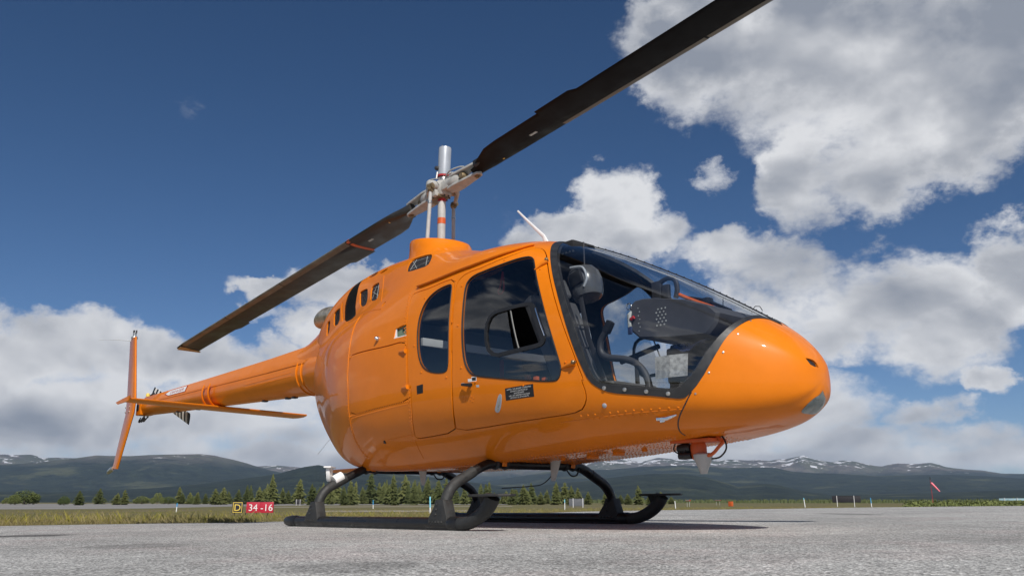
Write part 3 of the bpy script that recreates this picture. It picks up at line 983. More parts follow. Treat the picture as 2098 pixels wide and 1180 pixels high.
# ---- engine deck vents and louvre
for k in vents:
    if k == 'louver': continue
    D = patch_data(inset(vloops[k], -0.003), [], -0.012, 0.03)
    nm = 'engine_vent' if k != 'slash' else 'drain_slot'
    for s in (1, -1):
        v = part(nm, on_side(D, s), M['mesh'])
        # rods seen through the screens
        if k in ('vent_a', 'vent_b', 'vent_c', 'vent_collar'):
            L = np.array(BK[k]); c = L.mean(0)
            mb = MB()
            for j in range(5):
                a = c + (L[(j * 2) % len(L)] - c) * .75; b = c + (L[(j * 2 + 3) % len(L)] - c) * .7
                mb.tube([flip(sp(a, -.009)[0], s), flip(sp(b, -.009)[0], s)], 0.0022, n=5)
            mb.build('screen_wires', M['harness' if k in ('vent_b', 'vent_collar') else 'interior'], v)['kind'] = 'stuff'
lv = vloops['louver']
D = patch_data(inset(lv, -0.003), [], -0.016, 0.03)
L = np.array(lv)
for s in (1, -1):
    v = part('engine_louvre', on_side(D, s), M['mesh'])
    mb = MB()
    for t in np.linspace(L[:, 1].min() + .03, L[:, 1].max() - .03, 34):
        us = []
        for i in range(len(L)):
            a, b = L[i], L[(i + 1) % len(L)]
            if (a[1] - t) * (b[1] - t) <= 0 and a[1] != b[1]: us.append(a[0] + (b[0] - a[0]) * (t - a[1]) / (b[1] - a[1]))
        if len(us) < 2: continue
        pts = [flip(sp((u, t), -.004)[0], s) for u in np.linspace(min(us), max(us), 5)]
        mb.tube(pts, 0.0042, n=5, caps=False)
    o = mb.build('louvre_slats', M['black'], v)
    o['kind'] = 'stuff'

# ---- joint strips and rivet rows
def strip(name, key, r=0.0035, mat='paint', off=0.0, sides=(1, -1)):
    P = spath(chaikin(BK[key], 2, False), off)
    for s in sides: MB().tube([flip(p, s) for p in P], r, n=6).build(name, M[mat], heli)


strip('tailcone_joint', 'seam_aft', 0.004)
strip('cap_joint', 'cap_seam', 0.004, 'frame', 0.0005)
strip('belt_joint', 'beltline', 0.0022, 'paint')
strip('lower_joint', 'joint_low', 0.003)
strip('cowl_joint', 'cowl_v', 0.003)
gp = spath(chaikin(BK['gutter'], 2, False), 0.010)
for s in (1, -1): MB().tube([flip(p, s) for p in gp], [0.003] + [0.013] * (len(gp) - 2) + [0.004], n=8, flat=[(0.7, 1.1)] * len(gp)).build('rain_gutter', M['paint'], heli)
rivets('rivet_row', BK['rivA'], gap=0.05, r=0.0075, h=.004)
rivets('rivet_row', BK['rivB'], gap=0.042, r=0.0065, h=.0038)
rivets('rivet_row', BK['riv_bag_top'], gap=0.022)
rivets('rivet_row', BK['riv_bag_side'], gap=0.022)
rivets('rivet_row', BK['riv_bag_bot'], gap=0.022)
rivets('rivet_row', [(p[0] + .03, p[1] - .05) for p in BK['riv_bag_bot']], gap=0.022)
rivets('rivet_row', BK['riv_low'], gap=0.03)
rivets('rivet_row', [(p[0] + .07, p[1]) for p in BK['rear_door'][3:14]], gap=0.028)
rivets('rivet_row', BK['cowl_v'], gap=0.028)
rivets('rivet_row', [(p[0] - .06, p[1]) for p in BK['seam_aft'][6:]], gap=0.028)
rivets('rivet_row', [(p[0] + .06, p[1]) for p in BK['seam_aft']], gap=0.026)
for dt_ in (0.12, 0.42, 0.8, 1.15, 1.5, 1.75):
    rivets('belly_rivets', [(3.9, dt_), (9.4, dt_)], gap=0.030, r=0.005, mat='paint')
for uu in (4.4, 5.1, 5.8, 6.6, 7.3, 8.1, 8.9):
    rivets('belly_rivets', [(uu, 0.05), (uu, 1.85)], gap=0.030, r=0.005, mat='paint')
# screws round the door windows
dv = np.array(inset(BK['door_win'], -0.035)); rv = np.array(inset(BK['rear_win'], -0.03))
for i in (0, 4, 9, 12, 16, 18, 20, 22): 
    q, nn = sp(dv[i], 0.001)
    for s in (1, -1): MB().lathe([(.006, -.001), (.006, .004), (.003, .006)], flip(q, s), flip(nn, s), n=8).build('screw', M['paint'], [o for o in heli.children if o.name.startswith('front_door')][0 if s > 0 else 1])
for i in (0, 3, 6, 8, 11, 14):
    q, nn = sp(rv[i], 0.001)
    for s in (1, -1): MB().lathe([(.006, -.001), (.006, .004), (.003, .006)], flip(q, s), flip(nn, s), n=8).build('screw', M['paint'], [o for o in heli.children if o.name.startswith('rear_door')][0 if s > 0 else 1])
for p in BK['cross_screws']:
    q, nn = sp(p, 0.001)
    for k in range(4):
        t1 = Vector((0, 0, 1)).cross(nn).normalized(); t2 = nn.cross(t1)
        o = q + (t1 * math.cos(k * 1.571 + .2) + t2 * math.sin(k * 1.571 + .2)) * .016
        MB().lathe([(.0045, -.001), (.0045, .002), (.002, .003)], o, nn, n=7).build('rivet', M['paint'], dr)
q, nn = sp(BK['screw'][0], 0.0)
MB().lathe([(.014, -.002), (.014, .004), (.008, .007)], q, nn, n=14).build('access_plug', M['alu'], heli)
q, nn = sp(BK['lamp'][0], 0.0)
st_l = MB().lathe([(.018, -.002), (.018, .012), (.010, .030), (.004, .036)], q, nn, n=14).build('side_lamp', M['chrome'], heli)
a, b = BK['pitot']
pa, na = sp(a, 0.014); pb, nb = sp(b, 0.010)
MB().tube([pa, (pa + pb) / 2 + na * .012, pb], [.013, .012, .005], n=10).build('flush_step_latch', M['chrome'], heli)
MB().tube([pa + Vector((.02, 0, -.014)), (pa * .6 + pb * .4) + Vector((0, 0, -.018))], [.011, .008], n=10).build('flush_step_latch', M['chrome'], heli)

# ---- placards
def placard(name, quad, lines, mat, parent, off=0.0016):
    Q = np.array(quad)
    g = [(a, b) for b in np.linspace(0, 1, 5) for a in np.linspace(0, 1, 7)]
    uv = lambda a, b: ((Q[0] * (1 - a) + Q[1] * a) * (1 - b) + (Q[3] * (1 - a) + Q[2] * a) * b)
    W = np.array([uv(a, b) for a, b in g])
    P, n = surf(W[:, 0], W[:, 1], off)
    F = [(j * 7 + i, j * 7 + i + 1, j * 7 + i + 8, j * 7 + i + 7) for j in range(4) for i in range(6)]
    c = np.cross(P[1] - P[0], P[7] - P[0])
    if (c * n[0]).sum() < 0: F = [tuple(reversed(f)) for f in F]
    o = link_mesh(name, P, F, mat, parent, normals=n)
    V, FF = [], []
    for y, h, wd, s in lines:
        v, f = text2d(s)
        xs = [p[0] for p in v]
        w0 = max(xs) - min(xs)
        k = len(V)
        W = np.array([uv(0.5 + p[0] / w0 * wd, y - p[1] * h) for p in v])
        V.append(W); FF += [tuple(i + sum(len(x) for x in V[:-1]) for i in q) for q in f]
    if V:
        W = np.concatenate(V)
        P, n = surf(W[:, 0], W[:, 1], off + 0.0012)
        f0 = FF[0]
        c = np.cross(P[f0[1]] - P[f0[0]], P[f0[2]] - P[f0[0]])
        if (c * n[f0[0]]).sum() < 0: FF = [tuple(reversed(f)) for f in FF]
        link_mesh('lettering', P, FF, M['text'], o, normals=n)
    return o


placard('notice_placard', BK['placard'], [(.205, .155, .86, 'NOTICE : THIS AIRCRAFT IS OPERATING'), (.385, .155, .62, 'WITHOUT A CERTIFICATE OF'), (.555, .155, .36, 'AIRWORTHINESS'), (.735, .155, .74, 'AVIS : CET AERONEF VOLE SANS'), (.905, .155, .66, 'CERTIFICAT DE NAVIGABILITE')], M['decal'], dr)
rdr = [o for o in heli.children if o.name.startswith('rear_door')][0]
sm = placard('data_plate', BK['decal_small'], [], M['decal'], rdr)
Q = np.array(BK['decal_small'])
mb = MB()
for k in range(7):
    b = .12 + k * .125
    p0 = (Q[0] * .9 + Q[1] * .1) * (1 - b) + (Q[3] * .9 + Q[2] * .1) * b; p1 = (Q[0] * .1 + Q[1] * .9) * (1 - b) + (Q[3] * .1 + Q[2] * .9) * b
    mb.tube([sp(p0, .002)[0], sp(p1, .002)[0]], 0.0016, n=4)
mb.build('print_lines', M['interior'], sm)['kind'] = 'stuff'
for i, (p, mt) in enumerate(zip(BK['tags'], ('offwhite', 'offwhite', 'decal', 'white'))):
    du, dt2 = (.030, .022) if i < 2 else (.04, .028)
    Qd = [(p[0] + du, p[1] + dt2), (p[0] - du, p[1] + dt2), (p[0] - du, p[1] - dt2), (p[0] + du, p[1] - dt2)]
    if i == 2: placard('label_tag', [(a * 1.25 - p[0] * .25, b * 1.5 - p[1] * .5) for a, b in Qd], [], M['white'], dr, 0.0010)
    placard('label_tag', Qd, [], M[mt], dr)

# ---- mast fairing: a collar on the cowl
rings = []
for (z, rx, ry, cx, slope) in ((2.10, .60, .34, .08, 0), (2.20, .44, .30, .0, 0), (2.265, .345, .28, -.03, .03), (2.32, .295, .272, -.062, .06), (2.375, .282, .272, -.07, .08), (2.395, .270, .262, -.07, .085), (2.40, .235, .23, -.07, .085), (2.37, .22, .215, -.07, .08)):
    rings.append([Vector((cx + rx * math.cos(t), ry * math.sin(t), z - slope * rx * math.cos(t) * 1.4)) for t in np.linspace(0, 2 * math.pi, 40, endpoint=False)])
fa = MB().loft(rings).build('mast_fairing', M['paint'], heli, angle=50)

# ---- tail boom: round tube with a flat-sided drive shaft cover on top
bx = [(-1.70, 1.24, 1.80), (-2.0, 1.262, 1.79), (-2.07, 1.268, 1.785), (-3.0, 1.305, 1.765), (-4.2, 1.352, 1.752), (-5.5, 1.402, 1.742), (-6.4, 1.436, 1.738), (-7.12, 1.466, 1.736)]
rings, cover = [], []
for x, zb, zt in bx:
    hgt = zt - zb
    r = hgt * .435
    cz = zb + r
    rings.append([Vector((x, r * 0.98 * math.sin(t), cz - r * math.cos(t))) for t in np.linspace(0, 2 * math.pi, 36, endpoint=False)])
    wc = r * .80
    zs_ = cz + r * .35
    prof = [(-r * .955, zs_), (-r * .90, zs_ + hgt * .07), (-r * .62, zt - hgt * .035), (-r * .50, zt - .008), (-r * .3, zt), (r * .3, zt), (r * .50, zt - .008), (r * .62, zt - hgt * .035), (r * .90, zs_ + hgt * .07), (r * .955, zs_)]
    cover.append([Vector((x, a, b)) for a, b in prof])
boom = MB().loft(rings[1:]).build('tail_boom', M['paint'], heli)
MB().loft(cover[1:]).build('drive_shaft_cover', M['paint'], boom, angle=28, bevel=0.004)
# root: collar bands and the fairing that blends into the engine cowl
rt_ = []
for x, k, dz in ((-1.60, 1.14, .05), (-1.80, 1.09, .02), (-1.95, 1.07, .0), (-2.03, 1.055, 0), (-2.06, 1.02, 0)):
    t_ = (x + 1.7) / -0.37
    zb, zt = 1.24 + .028 * t_, 1.80 - .015 * t_
    r = (zt - zb) * .435 * k; cz = zb + (zt - zb) * .435
    rt_.append([Vector((x, r * math.sin(t), cz - r * math.cos(t))) for t in np.linspace(0, 2 * math.pi, 36, endpoint=False)])
MB().loft(rt_).build('boom_root_collar', M['paint'], heli, angle=40)
rf = []
for x, wz, zt in ((-1.45, .25, 2.16), (-1.70, .225, 2.03), (-1.85, .205, 1.93), (-2.0, .19, 1.865), (-2.15, .178, 1.815), (-2.32, .168, 1.785)):
    rf.append([Vector((x, a * wz, 1.55 + (zt - 1.55) * b)) for a, b in ((-1.12, 0), (-1.1, .3), (-.98, .62), (-.72, .88), (-.35, .985), (.35, .985), (.72, .88), (.98, .62), (1.1, .3), (1.12, 0))])
MB().loft(rf).build('boom_root_fairing', M['paint'], heli, angle=45)
for x in (-2.12, -2.22):
    r = .2215
    mb = MB(); mb.tube([Vector((x, r * math.sin(t), 1.493 - r * math.cos(t))) for t in np.linspace(-2.15, 2.15, 40)], 0.008, n=6, flat=[(1, 1)] * 40)
    mb.build('boom_band', M['paint'], boom)
mb = MB()
for sgn in (1, -1):
    for k in range(52):
        x = -2.35 - k * .022
        r = .219 - (k * .022) * .0225
        for a in (1.45, 1.62):
            mb.lathe([(.0045, -.001), (.0035, .0018), (.0015, .0026)], (x, sgn * -r * math.sin(a) * .98, 1.497 - r * math.cos(a)), (0, -sgn * math.sin(a), -math.cos(a)), n=6)
ro = mb.build('boom_rivets', M['paint'], boom); ro['kind'] = 'stuff'
# fairing tabs under the boom
for x in (-2.6, -2.75, -3.3, -5.2, -5.9): MB().box((x, -.02, 1.29 + (-2.6 - x) * .04 * 1.0), (.06, .05, .03)).build('boom_clip', M['frame'], boom, bevel=.004)
# danger flag on the shaft cover
dl = [(-5.42, 'DANGER')]
def boom_pt(x, b):      # a point on the sloping side of the shaft cover, b = 0..1 upwards
    i = max(k for k in range(len(bx)) if bx[k][0] >= x)
    f = (x - bx[i][0]) / (bx[i + 1][0] - bx[i][0])
    zb = bx[i][1] + (bx[i + 1][1] - bx[i][1]) * f; zt = bx[i][2] + (bx[i + 1][2] - bx[i][2]) * f
    h = zt - zb; r = h * .435; cz = zb + r; zs_ = cz + r * .35
    y0, z0, y1, z1 = -r * .90, zs_ + h * .07, -r * .62, zt - h * .035
    nn = Vector((0, -(z1 - z0), -(y0 - y1))).normalized()
    nn = Vector((0, -(z1 - z0), (y1 - y0))).normalized()
    return Vector((x, y0 + (y1 - y0) * b, z0 + (z1 - z0) * b)), nn
for nm, inset_, mt, off in (('danger_label', 0.0, 'red', .003), ('danger_label_face', .022, 'white', .0042)):
    P = [(-6.24 + inset_ * 2.2, .47), (-6.05, .88 - inset_ * 3), (-5.42 - inset_, .88 - inset_ * 3), (-5.42 - inset_, .06 + inset_ * 3), (-6.05, .06 + inset_ * 3)]
    V = []
    for x, b in P:
        p, nn = boom_pt(x, b)
        V.append(p + nn * off)
    dlo = link_mesh(nm, V, [tuple(range(len(V)))[::-1]], M[mt], boom, smooth=False)
v, f = text2d('DANGER')
w0 = max(p[0] for p in v) - min(p[0] for p in v)
V = []
for x, y, z in v:
    p, nn = boom_pt(-5.76 + x / w0 * .50, .27 + y * .55)
    V.append(p + nn * .0056)
link_mesh('danger_lettering', V, f, M['red'], boom, smooth=False)

# ---- fin, stabiliser, tail rotor
def wing(stations, thick=0.11, n=12):
    """stations: leading edge point, trailing edge point, thickness axis"""
    rings = []
    for le, te, ax in stations:
        le, te, ax = Vector(le), Vector(te), Vector(ax).normalized()
        c = (te - le).length
        ring = []
        for k in range(2 * n):
            t = math.pi * k / n
            xx = (1 - math.cos(t)) / 2 if k <= n else (1 - math.cos(2 * math.pi - t)) / 2
            yt = thick * 5 * (.2969 * math.sqrt(max(xx, 0)) - .126 * xx - .3516 * xx ** 2 + .2843 * xx ** 3 - .1036 * xx ** 4) * c + .002
            ring.append(le + (te - le) * xx + ax * (yt if k <= n else -yt))
        rings.append(ring)
    return MB().loft(rings)


fin = wing([((-7.46, -.175, 2.675), (-7.90, -.12, 2.675), (0, 1, 0)), ((-7.16, -.19, 1.72), (-7.76, -.12, 1.72), (0, 1, 0))], .10).build('upper_fin', M['paint'], heli)
fin2 = wing([((-7.155, -.19, 1.72), (-7.765, -.12, 1.72), (0, 1, 0)), ((-7.18, -.19, 1.50), (-7.765, -.12, 1.52), (0, 1, 0)), ((-7.69, -.175, .715), (-8.09, -.125, .735), (0, 1, 0))], .10).build('lower_fin', M['paint'], heli)
MB().tube([(-7.62, -.15, 2.67), (-7.62, -.15, 2.70), (-7.62, -.15, 2.705), (-7.62, -.15, 2.76)], [.05, .045, .028, .026], n=12).build('position_light', M['steel'], fin)
MB().tube([(-7.62, -.165, 2.76), (-7.62, -.165, 2.80)], .014, n=8).build('beacon_post', M['interior'], fin)
MB().tube([(-7.60, -.135, 2.755), (-7.60, -.135, 2.80)], .012, n=8).build('beacon_post', M['interior'], fin)
MB().tube([(-7.78, -.15, 2.66), (-8.4, -.15, 2.77), (-9.45, -.15, 2.93)], [.006, .005, .003], n=6).build('whip_aerial', M['white'], fin)
MB().tube([(-7.98, -.15, .73), (-8.08, -.15, .715), (-8.18, -.15, .69), (-8.24, -.15, .67)], [.035, .042, .035, .012], n=10, flat=[(1, .7)] * 4).build('tail_light', M['steel'], fin2)
mb = MB()
for z in (1.60, 1.53): 
    for x in (-7.36, -7.50): mb.lathe([(.012, 0), (.012, .01), (.006, .014)], (x, -.20, z), (0, -1, 0), n=8)
mb.build('fin_bolt', M['steel'], fin2)['kind'] = 'stuff'
stab = wing([((-4.40, -1.14, 1.372), (-4.72, -1.14, 1.362), (0, 0, 1)), ((-4.40, 0, 1.345), (-4.80, 0, 1.335), (0, 0, 1)), ((-4.44, 1.13, 1.318), (-4.84, 1.13, 1.306), (0, 0, 1))], .09).build('stabiliser', M['paint'], heli)
wing([((-4.36, -1.145, 1.40), (-4.88, -1.145, 1.365), (0, 1, 0)), ((-4.42, -1.145, 1.345), (-4.80, -1.145, 1.335), (0, 1, 0))], .04).build('tip_plate', M['paint'], stab)
for s in (-1,):
    for x in (-4.50, -4.68):
        r = .192
        MB().tube([Vector((x, s * (r + .012) * math.sin(t), 1.532 - (r + .012) * math.cos(t))) for t in np.linspace(.25, 2.05, 16)], .026, n=8, flat=[(1, .35)] * 16, upv=(1, 0, 0)).build('stabiliser_strap', M['paint'], stab)
# slat ahead of the stabiliser's root
gb = MB()
gb.box((-7.22, -.02, 1.57), (.20, .20, .20)); gb.lathe([(.085, 0), (.085, .16), (.06, .20)], (-7.22, .05, 1.60), (0, 1, 0), n=16)
gbo = gb.build('tail_gearbox', M['paint'], heli, bevel=.02)
MB().box((-7.23, -.122, 1.585), (.09, .02, .09)).build('gearbox_window', M['decal'], gbo, bevel=.01)
mb = MB()
for k in range(7):
    mb.tube(catmull([(-6.95 - k * .05, -.06 + .02 * (k % 3), 1.44), (-7.0 - k * .045, -.08, 1.38 - .012 * (k % 2)), (-7.1 - k * .03, -.05, 1.40), (-7.2, -.03, 1.46)], 4), .009, n=6)
mb.build('gearbox_hose', M['black'], gbo)['kind'] = 'stuff'
MB().lathe([(.028, 0), (.028, .03), (.018, .05)], (-7.16, -.02, 1.745), (0, 0, 1), n=12).build('oil_cap', M['signyellow'], gbo)
MB().tube([(-7.18, -.03, 1.66), (-7.2, .02, 1.76), (-7.12, .05, 1.80), (-7.05, .04, 1.74)], .012, n=8).build('control_rod', M['interior'], gbo)
tr = empty('tail_rotor', (-7.08, .28, 1.635), heli)
tr.rotation_euler = (0, R(18), 0)
for s in (1, -1):
    b = wing([((s * .14, 0, s * .06), (s * .14, .02, -s * .09), (0, 1, 0)), ((s * .83, 0, s * .07), (s * .83, .02, -s * .10), (0, 1, 0))], .11).build('tail_rotor_blade', M['stripes'], tr)
MB().lathe([(.05, -.25), (.05, .03), (.03, .06)], (0, 0, 0), (0, 1, 0), n=14).build('tail_rotor_hub', M['steel'], tr)
MB().box((0, 0, 0), (.34, .05, .07)).build('tail_rotor_yoke', M['steel'], tr, bevel=.015)

# ---- exhaust
ex = MB()
pr = []
for x, z, ry, rz, sl in ((-1.45, 2.02, .14, .09, 0), (-1.72, 2.035, .145, .095, 0), (-1.95, 2.045, .15, .10, .12)):
    pr.append([Vector((x - sl * math.sin(t) * -1, -.03 + ry * math.cos(t), z + rz * math.sin(t))) for t in np.linspace(0, 2 * math.pi, 28, endpoint=False)])
ins = [[Vector((p.x + .003, -.03 + (p.y + .03) * .9, 2.04 + (p.z - 2.04) * .88)) for p in pr[k]] for k in (2, 1)]
ex.loft(pr + ins).build('exhaust_duct', M['exhaust'], heli, angle=50)

# ---- rotor head
mast_c = Vector((-.06, 0, 0))
mast = MB().tube([(-.066, 0, 2.30), (-.060, 0, 2.86)], .036, n=20).build('rotor_mast', M['offwhite'], heli)
MB().tube([(-.063, 0, 2.585), (-.062, 0, 2.64)], .0375, n=20).build('orange_band', M['orangemat'], mast)
MB().tube([(-.061, 0, 2.795), (-.0605, 0, 2.83)], .0378, n=20).build('red_band', M['red'], mast)
MB().tube([(-.066, 0, 2.36), (-.0655, 0, 2.42)], [.045, .040], n=20).build('mast_boot', M['bronze'], mast)
can = MB().lathe([(.046, 0), (.056, .004), (.057, .255), (.055, .266), (.030, .270), (.028, .275)], (-.035, 0, 3.04), (0.06, 0, 1), n=28).build('mast_cover', M['alu'], heli, angle=40)
MB().lathe([(.058, 0), (.058, .014)], (-.036, 0, 3.028), (0.06, 0, 1), n=24).build('red_band', M['red'], can)
MB().lathe([(.044, 0), (.050, .02), (.050, .05), (.044, .07)], (-.04, 0, 2.955), (0.06, 0, 1), n=20).build('mast_nut', M['steel'], can)
mb = MB()
for k in range(5): mb.lathe([(.008, 0), (.008, .012), (.004, .016)], (-.03 + .03 * math.cos(k * 1.25), .03 * math.sin(k * 1.25), 3.312), (0, 0, 1), n=7)
mb.build('cover_screw', M['chrome'], can)['kind'] = 'stuff'
MB().lathe([(.020, 0), (.020, .02), (.012, .03)], (-.055, -.052, 3.105), (-.3, -1, 0), n=12).build('cover_latch', M['interior'], can)
MB().tube([(-.06, -.055, 3.07), (-.065, -.062, 3.0)], .008, n=6).build('cover_latch_rod', M['steel'], can)
MB().tube([(.01, .03, 3.06), (.05, .05, 3.055), (.085, .05, 3.035), (.09, .05, 3.0)], .011, n=8).build('vent_elbow', M['steel'], can)

rot = empty('rotor_head', (-.05, 0, 2.905), heli)
rot.rotation_euler = (0, R(-6.8), R(1.3))
yk = MB()
yk.box((0, 0, 0), (.30, .13, .085)); yk.lathe([(.07, -.07), (.085, -.03), (.085, .05), (.06, .08)], (0, 0, 0), None, n=24)
yk.lathe([(.045, -.14), (.045, .14)], (0, 0, .02), (0, 1, 0), n=18)
yk.build('rotor_yoke', M['hub'], rot, bevel=.012)
MB().lathe([(.038, 0), (.038, .02), (.020, .03)], (0, -.14, .02), (0, -1, 0), n=16).build('trunnion_cap', M['hub'], rot)
MB().lathe([(.038, 0), (.038, .02), (.020, .03)], (0, .14, .02), (0, 1, 0), n=16).build('trunnion_cap', M['hub'], rot)
MB().box((-.05, -.02, -.075), (.16, .12, .022)).build('yoke_plate', M['bronze'], rot, bevel=.004)
mb = MB()
for a_ in range(8):
    t_ = a_ * math.pi / 4 + .3
    mb.lathe([(.008, 0), (.008, .010), (.004, .014)], (.058 * math.cos(t_), .058 * math.sin(t_), -.072), (0, 0, -1), n=6)
mb.build('yoke_bolts', M['boltgrey'], rot)['kind'] = 'stuff'
MB().tube(catmull([(-.12, -.09, .03), (-.06, -.125, .075), (.02, -.12, .07), (.09, -.10, .05)], 5), .0055, n=6).build('safety_wire', M['harness'], rot)
MB().tube(catmull([(.13, .09, .05), (.05, .12, .095), (-.05, .11, .10), (-.12, .08, .06)], 5), .007, n=6).build('bonding_strap', M['bronze'], rot)
MB().box((0, -.085, -.055), (.05, .05, .06)).build('trunnion_lug', M['hub'], rot, bevel=.008)
tongue = [(.13, -.060), (.22, -.066), (.36, -.052), (.46, -.042), (.505, -.033), (.53, 0), (.505, .033), (.46, .042), (.36, .052), (.22, .066), (.13, .060)]
for s in (1, -1):
    g = empty('blade_grip', (0, 0, 0), rot)
    g.rotation_euler = (0, 0, 0 if s > 0 else math.pi)
    gm = MB().prism(tongue, -.062, -.040).prism(tongue, .040, .062)
    gm.tube([(.10, 0, 0), (.17, 0, 0), (.24, 0, 0), (.27, 0, 0)], [.062, .072, .066, .050], n=20, flat=[(1, 1)] * 4)
    gm.build('grip_fork', M['hub'], g, bevel=.006)
    mb = MB()
    for h in (-1, 1): mb.lathe([(.028, 0), (.028, .006), (.016, .010), (.016, .018)], (.475, 0, h * .062), (0, 0, h), n=18)
    mb.build('blade_bolt', M['bronze'], g)['kind'] = 'stuff'
    MB().lathe([(.024, -.04), (.034, -.02), (.034, .02), (.024, .04)], (.315, -.012, 0), (0, 1, 0), n=16).build('damper_bearing', M['bronze'], g)
    MB().tube([(.15, .03, -.01), (.06, .12, -.025), (-.07, .20, -.045)], [.030, .022, .018], n=10).build('pitch_horn', M['hub'], g)
    MB().lathe([(.026, -.025), (.026, .025)], (-.085, .205, -.05), (1, .2, 0), n=14).build('horn_bearing', M['bronze'], g)
    MB().tube(catmull([(.10, -.05, .06), (.2, -.075, .085), (.31, -.06, .08), (.36, -.045, .065)], 4), .007, n=6).build('bonding_cable', M['harness'], g)
for (a, b) in (((.0, -.205, 2.30), (.04, -.20, 2.84)), ((-.13, .19, 2.28), (-.145, .20, 2.83))):
    lk = MB().tube([a, Vector(a).lerp(Vector(b), .08), Vector(a).lerp(Vector(b), .2), Vector(a).lerp(Vector(b), .92), b], [.015, .015, .0175, .0165, .012], n=12).build('pitch_link', M['offwhite'], heli)
    MB().lathe([(.027, -.018), (.027, .018)], b, (1, .3, 0), n=14).build('link_rod_end', M['bronze'], lk)
    MB().lathe([(.020, -.012), (.020, .012)], Vector(a).lerp(Vector(b), .78), None, n=12).build('link_nut', M['steel'], lk)

# ---- main rotor blades: leading edge towards +y on the forward blade
def main_blade(mat, sgn):
    pit = R(5.0)
    cs = [(.44, .045, -.045, .95), (.50, .05, -.06, .8), (.56, .062, -.10, .5), (.66, .078, -.15, .35), (.80, .095, -.215, .16), (.95, .10, -.230, .125), (1.449, .10, -.230, .115), (1.45, .10, -.268, .11), (1.80, .10, -.268, .11), (1.86, .10, -.230, .115)]
    cs += [(x, .10, -.230, .11) for x in (2.4, 3.0, 3.6, 4.2)] + [(4.22, .10, -.262, .11), (4.45, .10, -.262, .11), (4.55, .10, -.230, .11), (5.45, .10, -.230, .10), (5.64, .085, -.235, .06)]
    rings = []
    n = 9
    for x, le, te, th in cs:
        c = le - te
        ring = []
        for k in range(2 * n):
            t = math.pi * k / n
            xx = (1 - math.cos(t)) / 2 if k <= n else (1 - math.cos(2 * math.pi - t)) / 2
            yt = th * 5 * (.2969 * math.sqrt(max(xx, 0)) - .126 * xx - .3516 * xx ** 2 + .2843 * xx ** 3 - .1036 * xx ** 4) * c + .0025
            p = Vector((x, le - c * xx, yt if k <= n else -yt))
            tw = pit - R(.9) * (x - 1)
            p = Vector((p.x, p.y * math.cos(tw) - p.z * math.sin(tw), p.y * math.sin(tw) + p.z * math.cos(tw)))
            ring.append(p)
        rings.append(ring)
    e = empty('main_rotor_blade', (0, 0, 0), rot)
    e.rotation_euler = (0, 0, 0 if sgn > 0 else math.pi)
    MB().loft(rings).build('blade_spar', mat, e, angle=40)
    # metal strip round the leading edge, in bays
    for a, b in ((1.46, 2.8), (2.82, 4.15), (4.17, 5.44)):
        rr = []
        for x in np.linspace(a, b, 8):
            tw = pit - R(.9) * (x - 1)
            pr = []
            c = .33
            for xx, sg in ((.16, 1), (.09, 1), (.03, 1), (0, 1), (.03, -1), (.09, -1), (.20, -1)):
                yt = .112 * 5 * (.2969 * math.sqrt(xx) - .126 * xx - .3516 * xx ** 2 + .2843 * xx ** 3) * c + .0040
                if xx == 0: yt = 0
                y, z = .1022 - c * xx, sg * yt
                pr.append(Vector((x, y * math.cos(tw) - z * math.sin(tw), y * math.sin(tw) + z * math.cos(tw))))
            rr.append(pr)
        V = [p for r in rr for p in r]; k = len(rr[0])
        F = [(i * k + j, i * k + j + 1, (i + 1) * k + j + 1, (i + 1) * k + j) for i in range(7) for j in range(k - 1)]
        link_mesh('erosion_strip', V, F, M['ledge'], e)
    # root block and inspection plate
    MB().box((.60, -.085, .0), (.13, .035, .05)).build('trim_weight', M['black'], e, bevel=.006)
    MB().box((1.22, -.05, -.024), (.075, .028, .008), rot=Matrix.Rotation(pit, 3, 'X')).build('blade_plate', M['steel'], e, bevel=.003)
    MB().lathe([(.012, 0), (.012, .006), (.006, .009)], (.78, .03, -.018), (0, 0, -1), n=10).build('blade_rivet', M['signyellow'], e)
    return e


b1 = main_blade(M['blade'], 1)
b2 = main_blade(M['bladeaft'], -1)
tw = R(4.6)
mb = MB()
rr = []
for x in (1.40, 1.445):
    pr = []
    for xx, sg in ((.02, 1), (.3, 1), (.7, 1), (.985, 1), (.985, -1), (.7, -1), (.3, -1), (.02, -1)):
        yt = .115 * 5 * (.2969 * math.sqrt(xx) - .126 * xx - .3516 * xx ** 2 + .2843 * xx ** 3 - .1036 * xx ** 4) * .33 + .006
        y, z = .10 - .33 * xx, sg * yt
        pr.append(Vector((x, y * math.cos(tw) - z * math.sin(tw), y * math.sin(tw) + z * math.cos(tw))))
    rr.append(pr)
mb.loft(rr).build('orange_strap', M['orangemat'], b2)
MB().prism([(5.50, .085), (5.645, .075), (5.645, -.236), (5.60, -.232)], -.024, -.018, Matrix.Rotation(R(1.0), 4, 'X')).build('tip_cap', M['tipyellow'], b2)

